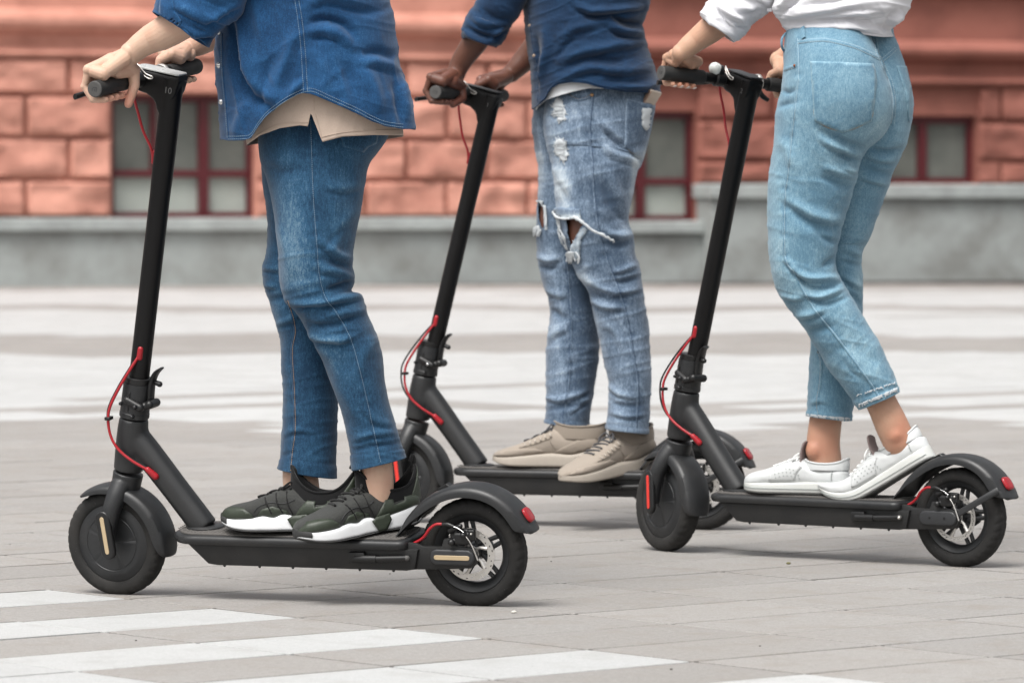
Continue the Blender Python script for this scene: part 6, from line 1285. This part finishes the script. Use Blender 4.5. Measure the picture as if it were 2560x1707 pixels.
f3.folds([([(2262, 372), (2220, 382), (2170, 372)], 9, -6), ([(2240, 400), (2200, 398), (2160, 385)], 11, 5), ([(2232, 440), (2190, 430), (2150, 410)], 10, -5), ([(2222, 462), (2185, 450), (2150, 440)], 10, 4.5), ([(2155, 640), (2130, 628), (2110, 622)], 9, 5), ([(2156, 665), (2130, 660), (2105, 655)], 8, -4), ([(2157, 720), (2130, 705), (2110, 690)], 10, 4.5), ([(2155, 770), (2140, 745), (2120, 735)], 8, -4), ([(2025, 1010), (2050, 1000), (2070, 1010)], 8, 3)], .10).noise(15, 32, 180, 1.4, 84, None, .02).blot([(2150, 690, 16, 60, 0, .2), (2090, 960, 40, 90, 0, -.14), (2180, 470, 40, 100, 0, -.12), (2270, 260, 20, 80, 0, .12), (2040, 920, 20, 120, 0, .05)])
IS3 = [(2046, 878), (2054, 905), (2051, 960), (2044, 1005), (2050, 1040)]
f3.pucker(IS3, 9, 1.4, 12, .2, 6); hem_fold(f3, 18, 2.6)
j3, bv3 = p3.garment([n3, f3], 'jeans', M_jean3)
M_seam3 = M_jean3; M_stq = M_stw
seam(p3, bv3, OS3, M_jean3, j3, .0055, .0016, 170, 'seam', M_stp, -2.5, False); seam(p3, bv3, IS3, M_jean3, j3, .006, .0018, 60, 'seam', M_sto, 2.5)
stw_ = .0009
for pts in ([(1996, 106), (2040, 101), (2078, 103), (2142, 120), (2200, 147)], [(2206, 151), (2222, 138), (2242, 120)], [(2200, 147), (2215, 180), (2226, 205), (2235, 255), (2231, 312)], [(2188, 98), (2193, 131), (2199, 147)]):
    seam(p3, bv3, pts, M_jean3, j3, .0090, .0016, 70, 'felled_seam'); stitches(p3, bv3, pts, M_stp, j3, -3.6, r=stw_); stitches(p3, bv3, pts, M_stp, j3, 3.6, r=stw_)
PK = [(2027, 154), (2181, 160), (2187, 178), (2190, 205), (2184, 260), (2177, 303), (2107, 332), (2037, 303), (2033, 240)]
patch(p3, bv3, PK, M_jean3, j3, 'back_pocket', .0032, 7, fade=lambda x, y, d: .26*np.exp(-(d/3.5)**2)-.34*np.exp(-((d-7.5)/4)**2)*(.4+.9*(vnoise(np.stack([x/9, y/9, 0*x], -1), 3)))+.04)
pk = np.array(PK, float); ck = pk.mean(0)
for s_ in (.955, .895):
    q = ck+(pk-ck)*np.array([s_, s_]); stitches(p3, p3.bvh, [tuple(a) for a in np.vstack([q, q[:1]])][1:], M_sto if s_ > .93 else M_stw, j3, 0, r=.0010)
stitches(p3, bv3, [(2030, 165), (2180, 171)], M_sto, j3, 0, r=.0010)
patch(p3, bv3, [(2240, 166), (2264, 167), (2277, 222), (2271, 306), (2268, 280), (2262, 230)], M_jean3, j3, 'back_pocket', .0030, 5, fade=lambda x, y, d: .25*np.exp(-(d/3)**2)-.05)
seam(p3, bv3, [(1962, 174), (1976, 169), (1992, 165)], M_jean3, j3, .010, .0018, 24, 'front_pocket_edge', M_stw, 4); p, n_ = cast(bv3, 1988, 165); p3.adopt(MB().add(*ellipsoid(p+n_*.002, np.eye(3)*.0035, 10, 6)).build('rivet', plain('rust_rivet', (.25, .08, .03), .4, .6), None, 180), j3) if p is not None else None
P, N = surf(bv3, [(2008, 70), (2009, 80), (2010, 90), (2011, 97)], 14, .0028, False); p3.adopt(MB().add(*ribbon(P, N, .011, .002)).build('belt_loop', M_jean3, None, 60), j3)
P = [at(1964, 84, 10.66), at(1955, 98, 10.64), at(1955, 118, 10.64), at(1962, 132, 10.66)]; p3.adopt(MB().add(*tube(P, [.0025, .003, .003, .0025], 8, smooth=20)).build('belt_loop', M_jean3, None, 60), j3)
fr_ = MB(); rs = np.random.RandomState(9)
for (a, b, off_) in (((2148, 1012), (2244, 972), 0), ((2020, 1037), (2124, 1048), 0), ((2140, 990), (2242, 956), 0)):
    for k in range(70 if a[1] > 1000 else 26):
        t = rs.rand(); x, y = a[0]+(b[0]-a[0])*t, a[1]+(b[1]-a[1])*t; d = (rs.uniform(-5, 5), rs.uniform(0, 7) if a[1] > 1000 else rs.uniform(-3, 3)); P, N = surf(bv3, [(x, y-3), (x+d[0]*.5, y+d[1]*.4), (x+d[0], y+d[1])], 5, .0022)
        if len(P) > 3: fr_.add(*tube(P, .0011, 5))
o = p3.adopt(fr_.build('hem_fray', M_thr, None, 180), j3); o['kind'] = 'stuff'
# shirt
sh3 = sheet_loft(-290, [(1967, 77), (2014, 74.5), (2060, 76), (2110, 81), (2160, 87), (2206, 93), (2232, 93)], [(-290, 2040), (-200, 2000), (-100, 1958), (0, 1934), (25, 1931), (45, 1942), (61, 1953), (77, 1966)], [(-290, 2200), (-200, 2262), (-100, 2284), (0, 2281), (19, 2275), (51, 2256), (66, 2232), (75, 2227), (93, 2233)], [(-290, 10.70), (93, 10.72)], [(-290, .13), (-120, .175), (20, .180), (60, .168), (93, .158)], 160, 260, .85, pw=.7)
sh3.folds([([(1960, 40), (2020, 30), (2120, 12), (2220, 10)], 13, 6), ([(2000, 20), (2080, 8), (2160, -8)], 12, -6), ([(1965, 56), (2040, 56), (2130, 50), (2200, 62)], 10, -6), ([(1970, 68), (2040, 66), (2130, 68), (2215, 80)], 8, 5), ([(2225, 72), (2240, 48), (2258, 30)], 9, 6), ([(2205, 78), (2222, 55), (2235, 30)], 8, -5), ([(1945, 20), (1965, 5), (1990, -20)], 9, 6), ([(1952, 40), (1975, 15), (2010, -10)], 8, -6), ([(2100, 40), (2160, 30), (2240, 20)], 11, 5), ([(2150, 60), (2190, 50), (2235, 45)], 8, -4)], 0).noise(10, 26, 170, 2.2, 91).noise(60, 40, 120, 1.5, 92)
s3, _ = p3.garment([sh3], 'shirt', M_wht, solid=.002)
sl3 = ring_loft([(1756, 48, 1836, 108, 10.75, .058), (1752, 38, 1852, 97, 10.75, .062), (1754, 26, 1868, 80, 10.75, .066), (1774, -2, 1886, 56, 10.75, .066), (1825, -55, 1926, 26, 10.75, .068), (1890, -140, 2000, -50, 10.72, .072), (1980, -250, 2090, -180, 10.69, .08), (2030, -300, 2130, -250, 10.69, .085)], 160, 120)
sl3.folds([([(1790, 20), (1808, 48), (1832, 72)], 6, -7), ([(1800, 18), (1830, 40), (1862, 50)], 10, 7), ([(1838, 66), (1855, 72), (1872, 68)], 7, -5), ([(1762, 44), (1800, 72), (1836, 96)], 8, 4), ([(1840, 20), (1870, 20), (1910, 10)], 12, 6), ([(1820, -10), (1860, 0), (1900, 18)], 10, -5), ([(1850, -30), (1890, -10), (1930, 10)], 10, 5)], 0).noise(35, 26, 110, 2.4, 93)
p3.garment([sl3], 'sleeve', M_wht, None, solid=.0025)
p3.adopt(MB().add(*bevbox(-.006, .006, -.0015, .0015, -.004, .004, .001, 1)).build('sleeve_tab', M_wht, None, 30, ), s3).location = Vector(at(1923, 26, 10.70))
sf3 = ring_loft([(2010, 70, 2060, 120, 11.02, .045), (2050, 0, 2110, 60, 11.0, .05), (2110, -150, 2180, -100, 10.88, .06), (2150, -280, 2220, -240, 10.80, .07)], 60, 80); p3.garment([sf3], 'sleeve', M_wht, None, solid=.0025)
hl = hand_arm(B3, 1, .155, at(1702, 132, 10.80), [(at(1722, 116, 10.80), .0250), (at(1745, 98, 10.80), .0275), (at(1782, 70, 10.79), .0325), (at(1870, 0, 10.78), .036), (at(1990, -120, 10.73), .040), (at(2075, -240, 10.70), .05)], [B3.pol(.116, 0, .035), B3.pol(.106, 35, .033), B3.pol(.100, 75, .029)], .90)
hr = hand_arm(B3, -1, .165, at(1946, 150, 11.10), [(at(1972, 136, 11.09), .0245), (at(2010, 112, 11.06), .030), (at(2060, 60, 11.0), .036), (at(2120, -100, 10.9), .04), (at(2150, -220, 10.80), .05)], [B3.pol(-.124, 8, .034), B3.pol(-.116, 50, .032), B3.pol(-.112, 95, .028)], .90)
TR3 = [([at(2110, 180, 10.72), at(2100, 60, 10.72), at(2100, -60, 10.72), at(2105, -180, 10.72), at(2110, -240, 10.72)], [.08, .075, .095, .10, .08]), ([at(2110, -240, 10.72), at(2105, -310, 10.72), at(2100, -350, 10.72)], [.052, .048, .048]), ([at(2080, -220, 10.69), at(2150, -225, 10.80)], [.055, .055]),
       ([at(2085, 300, 10.65), at(2030, 480, 10.645), at(2010, 690, 10.64), at(2100, 840, 10.635), at(2170, 940, 10.63), at(2205, 1010, 10.63), at(2230, 1064, 10.63), at(2250, 1108, 10.635)], [.075, .058, .042, .040, .036, .0360, .0385, .038]),
       ([at(2150, 300, 10.77), at(2130, 480, 10.775), at(2098, 690, 10.785), at(2090, 840, 10.79), at(2072, 980, 10.79), at(2063, 1060, 10.79), at(2058, 1110, 10.79), at(2063, 1160, 10.79)], [.070, .056, .040, .040, .038, .0385, .0395, .040])]
cm = core(TR3); fw3 = np.array([-.80, .59, 0]); head_parts(cm, at(2085, -450, 10.71), fw3, .94)
cm.add(*ellipsoid(at(2238, 1086, 10.612), np.eye(3)*.024, 12, 8)); cm.add(*ellipsoid(at(2038, 1126, 10.772), np.eye(3)*.025, 12, 8))
me = join_meshes([remesh(hl, .0014, 5), remesh(hr, .0016, 5), remesh(cm, .005, 5)])
flush_attr(me, [(at(2245, 1092, 10.59), .03, .9), (at(2272, 1060, 10.6), .03, .8), (at(2030, 1130, 10.74), .03, .85), (at(2090, 1120, 10.75), .03, .6), (B3.pol(.15, 215, .028), .035, .9), (at(2180, 1000, 10.6), .05, .25), (at(2060, 1060, 10.75), .05, .3)])
p3.adopt(finish(me, 'body', M_skin3, None, 180, False)); hair(p3, at(2085, -450, 10.71), fw3, plain('brown_hair', (.06, .032, .018), .5, 0, .4, 300), .94, .28)
M_nail = plain('pale_nail', (.62, .50, .45), .25); nails = []
for k, off in enumerate([.031, .0105, -.0105, -.031]):
    for s_, y0 in ((1, .155), (-1, .165)):
        y = s_*(y0+off*.9); c = B3.pol(y-s_*.002, 213+10*[.86, .97, 1, .95][k], .0262+.0068); d = B3.pol(y, 226, .030)-B3.pol(y, 206, .030); d /= np.linalg.norm(d); n_ = c-(B3.o+B3.fy*y); n_ /= np.linalg.norm(n_); p3.adopt(MB().add(*ellipsoid(c, [d*.0062, np.cross(n_, d)*.0046, n_*.0012], 12, 6)).build('fingernail', M_nail, None, 180))
M_ws_ = plain('white_leather', (.54, .555, .555), .45, 0, .03, 60, .2, 120, .0008); M_wss = plain('white_rubber_cupsole', (.53, .54, .52), .6, 0, .04, 60, dust=.12); M_lin = cloth('grey_tongue_lining', (.20, .155, .15)); M_heelt = plain('heel_piping', (.30, .33, .32), .5)
M_sole_g = plain('grey_outsole', (.16, .16, .155), .8)
def sneaker3(sh):
    ro, bv, uo, onu, prm = make_shoe(p3, sh, 'court', dict(sole=M_wss, upper=M_ws_, collar=M_ws_, lace=plain('white_lace', (.78, .79, .78), .7), tongue=M_lin))
    for s in (1, -1):
        P = shoe_poly(sh, prm, [(.118, .032), (.118, .042), (.113, .052), (.110, .060)], s, .0016); p3.adopt(MB().add(*tube(P, .0011, 6, smooth=20)).build('heel_piping', M_heelt, None, 180), ro)
        side_panel(p3, sh, prm, [(.70, .030), (.655, .058), (.55, .066), (.45, .070), (.40, .062), (.44, .050), (.47, .030), (.58, .028)], s, M_ws_, ro, 'eyestay', .0010)
        dots = MB()
        for r in range(3):
            for k in range(7):
                x = .42+.035*k+.008*r; z = .036+.008*r+.006*math.sin(k*.5); P = shoe_poly(sh, prm, [(x, z)], s, .0022)[0]; dots.add(*ellipsoid(P, np.eye(3)*.0015, 8, 5))
        o = p3.adopt(dots.build('perforations', M_heelt, None, 60), ro); o['kind'] = 'stuff'
    P = [sh.w([(x, s_*(tab(WT, x)*.93+.002), .0115+tab(prm[1], x)*.5)])[0] for s_ in (1,) for x in np.linspace(.03, .98, 60)]; p3.adopt(MB().add(*tube(P, .0008, 6)).build('sole_groove', M_lin if False else M_heelt, None, 180), ro)
    def outs(x):
        w = tab(WT, x)*.93-.002; z0 = tab(prm[1], x); return [(w*math.cos(t), z0-.0022+.004*(math.sin(t)*.5+.5)) for t in np.arange(24)*2*math.pi/24]
    p3.adopt(MB().add(*sh.loft(ST[2:-2], outs)).build('outsole', M_sole_g, None, 50), ro)
    return ro
sA = Shoe(at(2338, 1140, 10.60), at(2087, 1292, 10.71)); sA.bend = (.64, 5.4); sneaker3(sA)
sneaker3(Shoe(sw(PS3, [(.300, .000, .1535)])[0], sw(PS3, [(.562, .040, .1535)])[0]))
